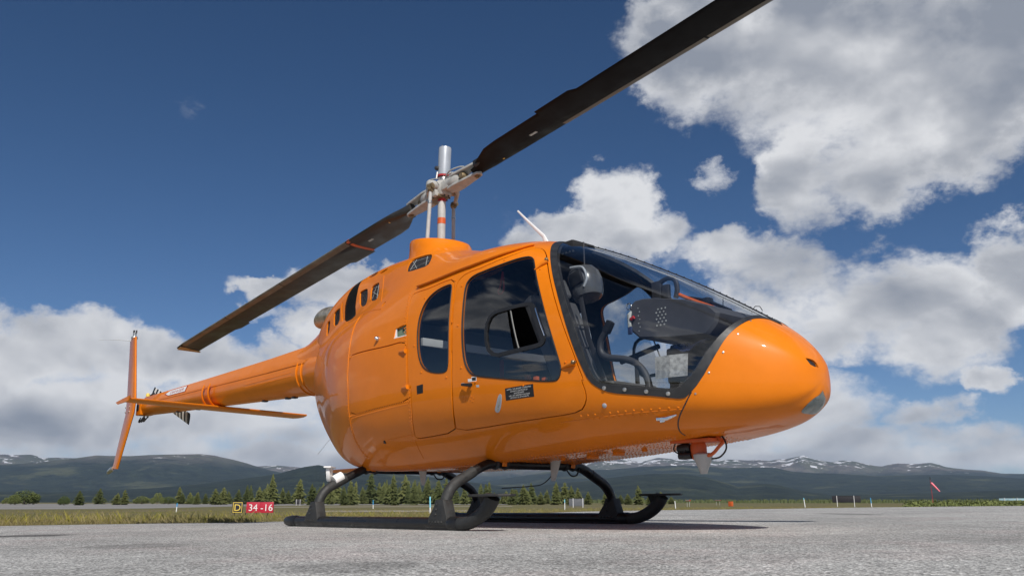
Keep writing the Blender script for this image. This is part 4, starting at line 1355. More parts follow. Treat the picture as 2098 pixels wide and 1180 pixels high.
# ---- landing gear
SR = 0.041
Yk = 0.835
for s in (-1, 1):
    y = s * Yk
    sk = MB().tube([(-1.06, y, .055), (-1.045, y, .045), (-1.0, y, SR), (.97, y, SR), (1.10, y, SR), (1.26, y, SR)], [.018, .036, SR, SR, SR, SR], n=20).build('skid_tube', M['skid'], heli)
    MB().box((.2, y, SR * .30), (2.1, .062, SR * .6)).build('wear_shoe', M['skid'], sk, bevel=.01)
    toe = catmull([(1.24, y, SR), (1.34, y, .047), (1.43, y, .075), (1.505, y, .115), (1.556, y, .16), (1.585, y, .205)], 4)
    rr = [.0415 + .012 * (i / len(toe)) ** 1.5 for i in range(len(toe))]
    MB().tube(toe, rr, n=20, flat=[(1, 1 - .15 * (i / len(toe))) for i in range(len(toe))]).build('skid_toe', M['skidgrey'], sk)
    st = [(1.42, -.035), (1.50, -.055), (1.62, -.06), (1.72, -.04), (1.755, 0), (1.72, .04), (1.62, .06), (1.50, .055), (1.42, .035), (1.40, 0)]
    MB().prism([(a, b * 1.8 + y) for a, b in st], .207, .222).build('step_plate', M['skidgrey'], sk, bevel=.006)
    gus = [(1.45, .208), (1.555, .208), (1.54, .155), (1.50, .125), (1.485, .15)]
    MB().prism(gus, -.006, .006, Matrix(((1, 0, 0, 0), (0, 0, 1, y), (0, 1, 0, 0), (0, 0, 0, 1)))).build('step_gusset', M['skidgrey'], sk)
    for xa, xb in ((1.17, 1.265), (-.98, -.86)):
        MB().tube([(xa, y, SR), (xa + .012, y, SR), (xb - .012, y, SR), (xb, y, SR)], [.043, .0465, .0465, .043], n=20).build('skid_sleeve', M['skid'], sk)
    for x0 in (1.10, -.56):
        sd = MB()
        sd.prism([(x0 - .135, .03), (x0 + .075, .03), (x0 + .075, .085), (x0 + .045, .17), (x0 + .036, .195), (x0 - .044, .195), (x0 - .062, .15), (x0 - .115, .088)], -.043, .043, Matrix(((1, 0, 0, 0), (0, 0, 1, y), (0, 1, 0, 0), (0, 0, 0, 1))))
        sdo = sd.build('saddle', M['skidgrey'], sk, bevel=.012)
        mb = MB()
        for k in range(5): mb.lathe([(.006, 0), (.006, .005), (.003, .007)], (x0 - .10 + k * .032, y - .0435, .052 + .0 * k), (0, -1, 0), n=7)
        for k in range(3): mb.lathe([(.006, 0), (.006, .005), (.003, .007)], (x0 - .035 + k * .006, y - .0435, .10 + .032 * k), (0, -1, 0), n=7)
        mb.build('saddle_bolt', M['boltgrey'], sdo)['kind'] = 'stuff'
for nm, x0, zt in (('forward', 1.10, .435), ('aft', -.56, .455)):
    P = catmull([(x0, -Yk, .08), (x0, -Yk + .012, .19), (x0, -.76, .285), (x0, -.63, .355), (x0, -.50, .415), (x0, -.39, zt), (x0, -.2, zt - .004), (x0, .2, zt - .004), (x0, .39, zt), (x0, .50, .415), (x0, .63, .355), (x0, .76, .285), (x0, Yk - .012, .19), (x0, Yk, .08)], 6)
    ct = MB().tube(P, .0335, n=18, upv=(1, 0, 0)).build('crosstube', M['skid'], heli)
    for s in (-1, 1):
        q = [p for p in P if s * p.y > .57 and p.z > .17]
        MB().tube(q, .0365, n=18, upv=(1, 0, 0)).build('crosstube_sleeve', M['skidgrey'] if s < 0 else M['skid'], ct)
        mb = MB()
        mb.tube([Vector((x0 + .0, s * .345 + .038 * 0, zt)) + Vector((.05 * math.cos(t), 0, .05 * math.sin(t))) for t in np.linspace(-.4, math.pi + .4, 14)], .014, n=8, flat=[(1.6, .7)] * 14, upv=(0, 1, 0))
        mb.box((x0, s * .345, zt + .06), (.14, .03, .03))
        mb.build('gear_bracket', M['paint'], ct)
        for dy in (-.045, .045): MB().lathe([(.038, -.014), (.042, 0), (.038, .014)], (x0, s * .345 + dy, zt - .002), (0, 1, 0), n=18).build('tube_clamp', M['interior'], ct)
        if s > 0:
            MB().tube([p + Vector((-.03, 0, -.02)) for p in P if .42 < p.y < .80 and p.z > .2], .011, n=8).build('gear_cable', M['black'], ct)
    MB().tube(catmull([(x0 + .02, .30, zt - .03), (x0 + .03, .34, zt - .075), (x0 + .03, .40, zt - .07), (x0 + .02, .44, zt - .02)], 5), .006, n=6).build('gear_hose', M['black'], ct)
# white ground-handling light clamped on the aft crosstube
hl = empty('crosstube_lamp', (-.56, -.66, .375), heli)
hl.scale = (.85, .85, .85)
MB().tube([(0, -.045, -.022), (0, .045, .022)], .048, n=18).build('lamp_clamp', M['white'], hl)
MB().prism([(-.085, .10), (.085, .10), (.085, .06), (.06, 0), (.03, -.03), (-.03, -.03), (-.06, 0), (-.085, .06)], -.02, .02, Matrix(((.75, 0, .66, -.02), (-.66, 0, .75, -.08), (0, 1, 0, .0), (0, 0, 0, 1)))).build('lamp_housing', M['white'], hl, bevel=.012)
MB().prism([(-.12, .112), (.12, .112), (.12, .098), (-.12, .098)], -.035, .035, Matrix(((.75, 0, .66, -.02), (-.66, 0, .75, -.08), (0, 1, 0, .0), (0, 0, 0, 1)))).build('lamp_plate', M['white'], hl, bevel=.005)
mb = MB()
for a, b in ((-.02, .03), (.02, .03), (-.012, .065), (.028, .065)): mb.box((-.02 + .75 * a - .66 * .022, -.08 - .66 * a - .75 * .022, b), (.02, .02, .022))
mb.build('lamp_lens', M['decal'], hl)['kind'] = 'stuff'

# ---- under the belly
bz = lambda x: float(np.interp(-x, -ST[:, 0, 0], ST[:, 0, 2]))
def blade_aerial(x, y, h, sweep, mat='offwhite'):
    z = bz(x) + .01
    rings = []
    for k, c, f in ((0, .125, 1.8), (.12, .10, 1.0), (.55, .075, .8), (1.0, .040, .5)):
        zz = z - h * k
        cx = x - sweep * k
        rings.append([Vector((cx + c * .5 * math.cos(t), y + .013 * f * math.sin(t), zz)) for t in np.linspace(0, 2 * math.pi, 14, endpoint=False)])
    return MB().loft(rings).build('blade_aerial', M[mat], heli)


blade_aerial(-.22, -.05, .125, -.01)
blade_aerial(1.33, -.02, .15, .03)
MB().tube(catmull([(1.12, .18, .43), (1.06, .2, .36), (.97, .2, .305), (.86, .2, .29), (.5, .2, .28)], 6), .004, n=6).build('wire_aerial', M['black'], heli)
MB().tube([(-1.72, -.02, .86), (-2.05, -.02, .66)], .0016, n=5).build('drain_wire', M['steel'], heli)
MB().box((-.62, -.05, .455), (.95, .72, .03)).build('belly_flange', M['paint'], heli, bevel=.01)
for x in (1.72, 1.95):
    MB().box((x, -.06, bz(x) - .006), (.035, .09, .030)).build('cargo_hook_bracket', M['paint'], heli, bevel=.008)
for x, y in ((1.50, -.12), (2.15, -.04)):
    MB().lathe([(.018, 0), (.018, .016), (.010, .022)], (x, y, bz(x) + .006), (0, 0, -1), n=14).build('drain_plug', M['paint'], heli)
cm = empty('belly_sensor', (2.62, -.12, .535), heli)
cm.scale = (.88, .88, .88)
MB().box((.0, 0, -.030), (.32, .20, .022)).build('mount_plate', M['orangemat'], cm, bevel=.006)
MB().box((-.06, -.02, -.012), (.18, .12, .03)).build('mount_base', M['orangemat'], cm, bevel=.006)
MB().lathe([(.045, 0), (.055, .03), (.055, .09), (.04, .12)], (.0, 0, -.15), None, n=16).build('sensor_body', M['orangemat'], cm)
MB().lathe([(.028, -.05), (.034, -.02), (.034, .03), (.026, .05)], (-.09, -.03, -.075), (1, 0, 0), n=12).build('sensor_motor', M['black'], cm)
MB().lathe([(.022, -.05), (.026, 0), (.022, .04)], (-.07, -.05, -.125), (1, .2, 0), n=12).build('sensor_motor', M['black'], cm)
MB().lathe([(.022, 0), (.032, .03), (.062, .10), (.066, .125), (.05, .135)], (.03, 0, -.245), (0, 0, 1), n=22).build('sensor_cone', M['offwhite'], cm)
MB().tube(catmull([(.05, -.02, -.135), (.12, -.02, -.12), (.17, -.02, -.08), (.19, 0, -.045), (.14, .0, -.005)], 6), .012, n=8).build('sensor_arm', M['orangemat'], cm)
MB().tube(catmull([(.06, .02, -.15), (.15, .02, -.14), (.205, .02, -.08), (.17, .02, .0), (.09, .01, .005)], 6), .006, n=7).build('sensor_cable', M['black'], cm)
MB().tube(catmull([(-.14, -.05, -.02), (-.16, -.06, -.08), (-.11, -.06, -.11), (-.06, -.06, -.09)], 5), .005, n=6).build('sensor_cable', M['black'], cm)

# ---- roof aerial
MB().tube([(1.275, 0, 2.06), (1.235, 0, 2.15), (1.10, 0, 2.28), (.945, 0, 2.435)], [.024, .012, .009, .006], n=10, flat=[(1.3, .6)] * 4).build('roof_aerial', M['white'], heli)
MB().tube([(3.0, -.03, 1.25), (3.02, -.03, 1.268), (3.05, -.03, 1.262), (3.06, -.02, 1.235)], .0025, n=5).build('wiper_wire', M['black'], heli)

# ---- cabin interior
inner = lambda D: D
lin_loop = [(6.56, 8.0)] + [tuple(p) for p in wso[:k_end + 1]] + [(3.60, 2.4), (9.8, 2.4), (9.8, 8.0)]
part('cabin_lining', both(patch_data(lin_loop, [inset(door_win, .0), inset(rwin, .0)], -0.030, 0.06)), M['lining'])
zc = .60
fl = [(3.70, 2.4)]
mb = MB()
W = [(2.9, .28), (2.72, .40), (2.3, .52), (1.8, .58), (1.3, .60), (.8, .61), (.1, .60)]
mb.prism([(x, -y) for x, y in W] + [(x, y) for x, y in reversed(W)], zc - .02, zc)
mb.build('cabin_floor', M['interior'], heli)
mb = MB()
mb.prism([(-.66, .62), (.66, .62), (.68, 1.1), (.62, 1.55), (.47, 1.85), (.2, 2.03), (-.2, 2.03), (-.47, 1.85), (-.62, 1.55), (-.68, 1.1)], 0, .02, Matrix(((0, 0, 1, .10), (1, 0, 0, 0), (0, 1, 0, 0), (0, 0, 0, 1))))
mb.build('rear_bulkhead', M['lining'], heli)


def seat(x, y, name='pilot_seat'):
    e = empty(name, (x, y, zc), heli)
    MB().box((.06, 0, .20), (.46, .44, .12)).build('seat_cushion', M['seat'], e, bevel=.035, seg=3)
    MB().box((.04, 0, .08), (.40, .38, .16)).build('seat_base', M['interior'], e, bevel=.02)
    rotm = Matrix.Rotation(R(-25), 3, 'Y')
    MB().box((-.28, 0, .56), (.11, .44, .74), rot=rotm).build('seat_back', M['seat'], e, bevel=.04, seg=3)
    MB().box((-.40, 0, .98), (.08, .26, .16), rot=rotm).build('headrest', M['seat'], e, bevel=.03, seg=3)
    for k in (-1, 1):
        MB().tube([(-.24, k * .10, .90), (-.19, k * .11, .62), (-.10, k * .14, .34)], .022, n=8, flat=[(1, .15)] * 3).build('harness_strap', M['interior'], e)
    mb = MB()
    for z in (.40, .56, .72): mb.tube([Vector((-.215 - (z - .56) * .31, -.2, z)), Vector((-.215 - (z - .56) * .31, .2, z))], .006, n=6)
    mb.build('seat_seam', M['interior'], e)['kind'] = 'stuff'
    return e


seat(2.10, -.38)
e = empty('rear_bench', (.55, 0, zc), heli)
MB().box((0, 0, .22), (.46, 1.26, .14)).build('bench_cushion', M['seat'], e, bevel=.04)
MB().box((-.27, 0, .60), (.12, 1.26, .74), rot=Matrix.Rotation(R(-10), 3, 'Y')).build('bench_back', M['seat'], e, bevel=.04)
MB().box((.0, 0, .08), (.40, 1.1, .15)).build('bench_base', M['interior'], e, bevel=.02)
MB().box((.66, -.02, 1.325), (.035, 1.40, .06)).build('cabin_rail', M['white'], heli, bevel=.006)
rk = empty('equipment_rack', (1.02, .10, .62), heli)
for y in (-.09, .0, .09): MB().box((0, y, .24), (.04, .03, .48)).build('rack_post', M['orangemat'], rk, bevel=.005)
MB().box((.0, 0, .38), (.06, .24, .10)).build('rack_box', M['orangemat'], rk, bevel=.01)
MB().box((-.02, -.02, .12), (.10, .26, .06)).build('rack_tray', M['harness'], rk, bevel=.006)
MB().tube([(1.10, .42, 1.30), (1.13, .44, .95), (1.14, .44, .70)], .022, n=8, flat=[(1, .15)] * 3).build('belt_strap', M['harness'], heli)
MB().box((1.14, .44, .82), (.03, .05, .12)).build('belt_buckle', M['white'], heli, bevel=.006)
for y in (-.35, .1):
    mb = MB().tube([(.62, y, 1.28), (.64, y - .01, 1.0), (.66, y, .86)], .026, n=8, flat=[(1, .12)] * 3)
    mb.build('belt_strap', M['red'] if y > 0 else M['harness'], heli)
    MB().box((.655, y, .93), (.03, .05, .12)).build('belt_buckle', M['white'], heli, bevel=.006)
# instrument console on its pillar
con = empty('instrument_console', (2.29, 0, 1.165), heli)
prof = [(.0, .035), (-.012, .14), (.0, .20), (.035, .225), (.10, .228), (.20, .215), (.42, .165), (.60, .095), (.66, .04), (.64, -.02), (.58, -.075), (.30, -.055), (.06, -.018)]
rings = []
for y, k in ((-.30, .93), (-.285, .985), (-.25, 1.0), (.25, 1.0), (.285, .985), (.30, .93)):
    rings.append([Vector((.3 + (a - .3) * k, y, .09 + (b - .09) * k)) for a, b in prof])
MB().loft(rings).build('console_hood', M['console'], con, angle=30)
mb = MB()
for i in range(6):
    for j in range(3):
        mb.lathe([(.0055, 0), (.0055, .002)], (.215 + j * .028 + (.014 if i % 2 else 0), -.3005 - .0005, .035 + i * .020), (0, -1, 0), n=8)
sp_ = mb.build('speaker_holes', M['harness'], con)
sp_['kind'] = 'stuff'
mb = MB()
for i in range(7):
    mb.lathe([(.004, 0), (.004, .002)], (.075 + (.010 if i % 2 else 0), -.301, .025 + i * .024), (0, -1, 0), n=8)
mb.build('console_screws', M['harness'], con)['kind'] = 'stuff'
MB().box((.22, .0, -.30), (.18, .26, .50), taper=.8).build('console_pillar', M['lining'], con, bevel=.02)
MB().box((.34, 0, -.20), (.30, .40, .22)).build('avionics_box', M['lining'], con, bevel=.02)
mb = MB()
for k in range(7):
    y0 = -.22 - .01 * (k % 3)
    mb.tube(catmull([(.26 + k * .02, y0, -.09), (.34 + k * .012, y0 - .02, -.115 - .012 * (k % 3)), (.45, y0, -.10), (.52, y0 + .02, -.08)], 5), .006, n=6)
mb.build('console_wiring', M['bluecloth'], con)['kind'] = 'stuff'
cb = empty('camera_bracket', (2.33, -.05, 1.415), heli)
MB().box((0, 0, .06), (.075, .03, .16)).build('bracket_block', M['interior'], cb, bevel=.006)
MB().box((.07, 0, .05), (.055, .03, .11)).build('bracket_block', M['interior'], cb, bevel=.006)
MB().tube(catmull([(.03, 0, .13), (.09, 0, .145), (.15, -.01, .12), (.165, -.01, .06), (.15, -.01, 0)], 5), .016, n=8).build('bracket_arm', M['interior'], cb)
MB().tube(catmull([(.17, 0, .02), (.28, 0, -.04), (.42, 0, -.11)], 4), .012, n=8).build('bracket_cable', M['orangemat'], cb)
MB().tube(catmull([(.20, .02, .0), (.34, .03, -.045), (.52, .03, -.14)], 4), .010, n=8).build('bracket_cable', M['black'], cb)
kc = MB().tube([(2.305, -.28, 1.34), (2.30, -.31, 1.30), (2.30, -.31, 1.22)], [.008, .014, .012], n=8).build('key_tag', M['harness'], heli)
MB().tube([Vector((2.30, -.31, 1.355)) + Vector((.02 * math.cos(t), 0, .02 * math.sin(t))) for t in np.linspace(0, 6.0, 12)], .004, n=5).build('key_ring', M['chrome'], kc)
MB().tube([(2.315, -.315, 1.27), (2.34, -.315, 1.28)], .012, n=6).build('key', M['red'], kc)
MB().box((2.305, -.315, 1.20), (.03, .012, .05)).build('key_fob', M['bluecloth'], kc, bevel=.004)
cp = MB().box((2.68, -.01, 1.352), (.055, .06, .07)).build('standby_compass', M['black'], heli, bevel=.014)
MB().tube(catmull([(2.70, -.01, 1.345), (2.74, -.02, 1.29), (2.79, -.02, 1.30), (2.80, -.02, 1.36)], 5), .003, n=5).build('compass_wire', M['black'], cp)
cy = MB().tube(catmull([(2.41, -.28, .62), (2.415, -.28, .76), (2.39, -.28, .90), (2.32, -.28, .99), (2.22, -.28, 1.035), (2.10, -.29, 1.06), (2.045, -.30, 1.10), (2.045, -.30, 1.17), (2.09, -.30, 1.225)], 6), .022, n=12).build('cyclic_stick', M['interior'], heli)
MB().box((2.115, -.30, 1.255), (.05, .045, .085), rot=Matrix.Rotation(R(35), 3, 'Y')).build('cyclic_grip', M['black'], cy, bevel=.012)
MB().tube([(2.09, -.16, 1.045), (2.40, -.16, 1.105)], .018, n=8).build('cyclic_crossbar', M['lining'], cy)
MB().tube([(2.25, -.2, 1.06), (2.25, -.2, .64)], .014, n=8).build('cyclic_post', M['lining'], cy)
MB().tube([(2.05, -.52, .66), (2.12, -.50, .74), (2.23, -.47, .82)], [.022, .022, .03], n=10).build('collective_lever', M['harness'], heli)
MB().tube([(2.23, -.47, .82), (2.29, -.46, .845)], [.03, .032], n=10).build('collective_grip', M['harness'], heli)
for y in (-.22, -.40):
    MB().box((2.74, y, .74), (.03, .10, .16), rot=Matrix.Rotation(R(20), 3, 'Y')).build('pedal', M['interior'], heli, bevel=.01)
ov = MB().box((1.55, -.05, 1.955), (.30, .24, .05)).build('overhead_panel', M['lining'], heli, bevel=.015)
for k in range(6): MB().lathe([(.008, 0), (.008, .012)], (1.46 + .035 * k, -.10, 1.928), (0, 0, -1), n=8).build('overhead_knob', M['harness'], ov)
MB().tube(catmull([(1.32, -.50, 1.76), (1.30, -.505, 1.66), (1.27, -.50, 1.62), (1.30, -.505, 1.60), (1.33, -.50, 1.63), (1.32, -.50, 1.76)], 5), .006, n=6).build('grab_strap', M['strap'], heli)

# loose things in the cabin: their own objects
hm = prop(empty('flight_helmet', (1.74, -.10, 1.66)), 'grey flight helmet with a dark visor hanging at the top of the cockpit', 'helmet')
rings = []
sph = MB()
sph.lathe([(.001, .13), (.05, .122), (.09, .098), (.118, .055), (.128, 0), (.124, -.05), (.112, -.095), (.10, -.12)], (0, 0, 0), (-.25, 0, 1), n=26)
sph.build('helmet_shell', M['helmet'], hm)
sv = MB(); sv.box((.03, -.118, .005), (.10, .03, .10), rot=Matrix.Rotation(R(-18), 3, 'Y')); sv.build('helmet_visor', M['black'], hm, bevel=.01)
MB().tube(catmull([(-.02, -.125, .09), (.07, -.10, .08), (.10, -.09, 0), (.08, -.10, -.06)], 5), .009, n=8).build('visor_rim', M['alu'], hm)
MB().tube([(0, 0, .125), (0, .0, .30)], .006, n=6).build('helmet_hook', M['interior'], hm)
pp = prop(link_mesh('checklist_sheet', [(2.50, -.33, 1.005), (2.74, -.33, .995), (2.73, -.335, .865), (2.50, -.335, .872), (2.62, -.342, 1.0), (2.615, -.35, .868)], [(0, 4, 5, 3), (4, 1, 2, 5)], M['paper'], None, smooth=False), 'printed sheet of paper propped in the windshield corner beside the console', 'paper')
sol = pp.modifiers.new('thickness', 'SOLIDIFY'); sol.thickness = .002

# rigid placement of the whole aircraft on the slightly tilted apron
heli.matrix_world = Matrix([[0.999967, 0.002857, -0.007542, 0.013697], [-0.002919, 0.999962, -0.008274, 0.017523], [0.007518, 0.008295, 0.999937, -0.006399], [0.0, 0.0, 0.0, 1.0]])
HMAT = heli.matrix_world.copy()
for o in (hm, pp):
    o.matrix_world = HMAT @ Matrix.Translation(o.location)

# ==================================================================== GROUND
GC = (CAM.x, CAM.y)                 # centre of the ring grid of the terrain
EDGE = [(-2.7242, 10.5, -0.12), (-2.0242, 18.0, -0.15), (0.2132, 60.0, -0.2), (1.2132, 66.0, -0.25), (1.7132, 82.976, -0.1965), (1.8653, 69.8641, -0.1901), (2.0488, 58.6467, -0.1902), (2.1631, 46.3305, -0.1864), (2.3237, 34.1089, -0.1831), (2.4431, 24.0184, -0.2039), (2.5447, 18.1785, -0.1496), (2.6327, 14.3709, -0.1166), (2.7069, 12.7758, -0.1062), (2.8071, 11.9478, -0.091), (2.9424, 11.6279, -0.0944), (3.059, 11.6964, -0.091)]                       # bearing, distance, height of the apron's edge
PL = [0.007543, 0.008274, -0.006647]                        # the plane the skids stand on: z = a*x + b*y + c
EA = np.array([e[0] for e in EDGE]); ER = np.array([e[1] for e in EDGE]); EZ = np.array([e[2] for e in EDGE])


def sst(x):
    x = np.clip(x, 0, 1)
    return x * x * (3 - 2 * x)


def edge_at(a):
    return np.interp(a, EA, ER, period=2 * math.pi), np.interp(a, EA, EZ, period=2 * math.pi)


def ground(x, y):
    x = np.asarray(x, float); y = np.asarray(y, float)
    dx, dy = x - GC[0], y - GC[1]
    r = np.hypot(dx, dy); a = np.arctan2(dy, dx)
    er, ez = edge_at(a)
    pl = PL[0] * x + PL[1] * y + PL[2]
    far = ez + (-.40 - ez) * sst((r - er) / 22.0)
    s = sst((r - 8.6) / np.maximum(er - 8.6, .5))
    return pl * (1 - s) + np.where(r < er, ez, far) * s


def G(x, y):
    return float(ground([x], [y])[0])


NA = 360
AZ = np.linspace(-math.pi, math.pi, NA, endpoint=False)
# terrain sheet
RR = np.concatenate([[0.05], np.geomspace(.6, 70, 60), np.geomspace(80, 15500, 40)])
V, F = [], []
for r in RR:
    x = GC[0] + r * np.cos(AZ); y = GC[1] + r * np.sin(AZ)
    er, ez = edge_at(AZ)
    z = ground(x, y) - np.where(r < er * .999, .035, 0.0)
    V += list(zip(x, y, z))
for i in range(len(RR) - 1):
    for k in range(NA):
        k2 = (k + 1) % NA
        F.append((i * NA + k, i * NA + k2, (i + 1) * NA + k2, (i + 1) * NA + k))


def soil_mat():
    m, t, b = new_mat('dry_field')
    p = t.n('ShaderNodeNewGeometry').outputs['Position']
    n0 = t.noise(p, .09, 5, .6)
    n1_ = t.noise(p, .9, 6, .65)
    n2_ = t.noise(p, 14, 4, .6)
    a = t.mix(t.smooth(n1_, .35, .65), (.17, .142, .072, 1), (.130, .132, .048, 1))
    a = t.mix(t.smooth(n0, .50, .62), a, (.175, .145, .095, 1))
    a = t.mix(t.smooth(n2_, .3, .7, .0, .45), a, (.050, .050, .020, 1))
    t.put(b.inputs['Base Color'], a)
    b.inputs['Roughness'].default_value = .95
    b.inputs['Specular IOR Level'].default_value = .1
    return m


prop(link_mesh('ground', V, F, soil_mat()), kind='structure')
# apron
FR = np.concatenate([[.003, .01, .02, .035, .055, .08, .11, .15], np.linspace(.2, 1, 40)])
V, F = [], []
er, ez = edge_at(AZ)
for f in FR:
    r = .25 + (er - .25) * f
    x = GC[0] + r * np.cos(AZ); y = GC[1] + r * np.sin(AZ)
    V += list(zip(x, y, ground(x, y)))
nb = len(V)
r = er + .03
V += list(zip(GC[0] + r * np.cos(AZ), GC[1] + r * np.sin(AZ), ground(GC[0] + er * np.cos(AZ), GC[1] + er * np.sin(AZ)) - .05))
n = len(FR)
for i in range(n):
    for k in range(NA):
        k2 = (k + 1) % NA
        F.append((i * NA + k, i * NA + k2, (i + 1) * NA + k2, (i + 1) * NA + k))
V.append((GC[0], GC[1], G(GC[0], GC[1])))
F += [(k, (k + 1) % NA, len(V) - 1) for k in range(NA)]


def asphalt_mat():
    m, t, b = new_mat('old_asphalt')
    p = t.n('ShaderNodeNewGeometry').outputs['Position']
    vo = t.n('ShaderNodeTexVoronoi')
    vo.inputs['Scale'].default_value = 135
    t.put(vo.inputs['Vector'], p)
    sv = t.n('ShaderNodeSeparateColor')
    t.put(sv.inputs[0], vo.outputs['Color'])
    agg = t.math('POWER', sv.outputs[0], 1.6)
    fine = t.noise(p, 160, 4, .7)
    mid = t.noise(p, 7, 5, .6)
    big = t.noise(p, .55, 5, .6)
    v = t.math('MULTIPLY_ADD', agg, .46, .17)
    v = t.math('MULTIPLY', v, t.smooth(fine, .25, .75, .45, 1.55))
    v = t.math('MULTIPLY', v, t.smooth(mid, .3, .7, .90, 1.10))
    v = t.math('MULTIPLY', v, t.smooth(big, .3, .7, .78, 1.14))
    # dark ovals at set spots, their outlines broken up by noise
    s = None
    sx = t.n('ShaderNodeSeparateXYZ')
    t.put(sx.inputs[0], p)
    for (cx, cy, ra, rb, ang, dk) in [(-0.549, -2.853, 0.294, 0.266, 0.833, 0.62), (1.558, -2.906, 0.285, 0.249, 0.833, 0.28), (3.439, -2.953, 0.235, 0.248, 0.833, 0.28), (0.811, 5.236, 0.262, 0.799, 0.905, 0.5), (3.968, -0.321, 0.543, 0.535, 0.833, 0.1), (3.883, -2.355, 0.285, 0.178, 0.833, 0.12)]:
        dx = t.math('SUBTRACT', sx.outputs[0], cx); dy = t.math('SUBTRACT', sx.outputs[1], cy)
        ca, sa = math.cos(ang), math.sin(ang)
        u = t.math('MULTIPLY', t.math('ADD', t.math('MULTIPLY', dx, ca), t.math('MULTIPLY', dy, sa)), 1 / ra)
        q = t.math('MULTIPLY', t.math('SUBTRACT', t.math('MULTIPLY', dy, ca), t.math('MULTIPLY', dx, sa)), 1 / rb)
        r2 = t.math('MULTIPLY_ADD', u, u, t.math('MULTIPLY', q, q))
        r2 = t.math('MULTIPLY_ADD', t.math('SUBTRACT', mid, .5), 1.2, r2)
        k = t.smooth(r2, .3, 1.15, dk, 0.0)
        s = k if s is None else t.math('MAXIMUM', s, k)
    v = t.math('MULTIPLY', v, t.math('SUBTRACT', 1.0, s))
    col = t.n('ShaderNodeCombineColor')
    t.put(col.inputs[0], t.math('MULTIPLY', v, t.smooth(t.noise(p, 1.3, 4, .6), .45, .7, 1.005, 1.075))); t.put(col.inputs[1], v); t.put(col.inputs[2], t.math('MULTIPLY', v, .965))
    t.put(b.inputs['Base Color'], col.outputs[0])
    b.inputs['Roughness'].default_value = .85
    b.inputs['Specular IOR Level'].default_value = .3
    bn = t.n('ShaderNodeBump')
    bn.inputs['Strength'].default_value = .6
    bn.inputs['Distance'].default_value = .006
    t.put(bn.inputs['Height'], t.math('ADD', t.math('MULTIPLY', vo.outputs['Distance'], 1.0), fine))
    t.put(b.inputs['Normal'], bn.outputs[0])
    return m


prop(link_mesh('apron', V, F, asphalt_mat()), kind='structure')
grey_m = simple('worn_taxiway', (.20, .19, .175), .9, var=.2, scale=.05)
dirt_m = simple('dusty_track', (.25, .22, .175), .95, var=.2, scale=.3)
for nm, pts, mm in [('taxiway', [(-79.35, 5.91), (-75.85, 17.78), (-78.0, 24.77), (-101.1, 40.04), (-143.83, 74.91), (-155.79, 105.37), (-147.23, 139.63), (-228.08, 215.76), (-281.48, 190.79), (-331.7, 174.49), (-357.2, 146.43), (-374.2, 127.73), (-395.45, 104.35), (-445.03, 49.8)], 1), ('dirt_track', [(-40.61, 21.16), (-39.24, 24.73), (-37.58, 28.74), (-37.72, 33.35), (-43.19, 38.11), (-45.24, 34.59), (-47.95, 30.38), (-49.31, 25.95)], 0), ('field_road', [(-85.11, 41.34), (-88.43, 59.6), (-85.01, 78.15), (-96.61, 88.71), (-100.76, 67.98), (-98.78, 48.22)], 0)]:
    V = []
    for x, y in pts: V.append((x, y, G(x, y) + .006))
    h = len(V) // 2
    prop(link_mesh(nm, V, [(i, i + 1, 2 * h - 2 - i, 2 * h - 1 - i) for i in range(h - 1)], grey_m if mm else dirt_m), kind='structure')


def grass_mat(name, c0, c1, c2):
    m, t, b = new_mat(name)
    p = t.n('ShaderNodeNewGeometry').outputs['Position']
    isl = t.n('ShaderNodeNewGeometry').outputs['Random Per Island']
    a = t.mix(t.smooth(t.noise(p, .22, 4, .6), .38, .62), c4(c0), c4(c1))
    a = t.mix(t.math('GREATER_THAN', isl, .62), a, c4(c2))
    a = t.mix(t.math('MULTIPLY', isl, .35), a, (.03, .04, .012, 1))
    t.put(b.inputs['Base Color'], a)
    b.inputs['Roughness'].default_value = .8
    b.inputs['Specular IOR Level'].default_value = .2
    return m


VA0, VA1 = 1.8453, 2.9624
V, F = [], []


def clump(Vl, Fl, x, y, h, wd, nb_, lean):
    z = G(x, y) - .01
    for _ in range(nb_):
        a = rng.uniform(0, 2 * math.pi); q = rng.uniform(0, wd)
        bx_, by_ = x + q * math.cos(a), y + q * math.sin(a)
        hh = h * rng.uniform(.55, 1.15); l = lean * hh
        lx, ly = rng.normal(0, l), rng.normal(0, l)
        ww = rng.uniform(.002, .0045) * (1 + hh * 3)
        pa = rng.uniform(0, math.pi)
        k = len(Vl)
        Vl += [(bx_ - ww * math.cos(pa), by_ - ww * math.sin(pa), z), (bx_ + ww * math.cos(pa), by_ + ww * math.sin(pa), z), (bx_ + lx * .4 + ww * .6, by_ + ly * .4, z + hh * .6), (bx_ + lx, by_ + ly, z + hh)]
        Fl += [(k, k + 1, k + 2), (k, k + 2, k + 3)]


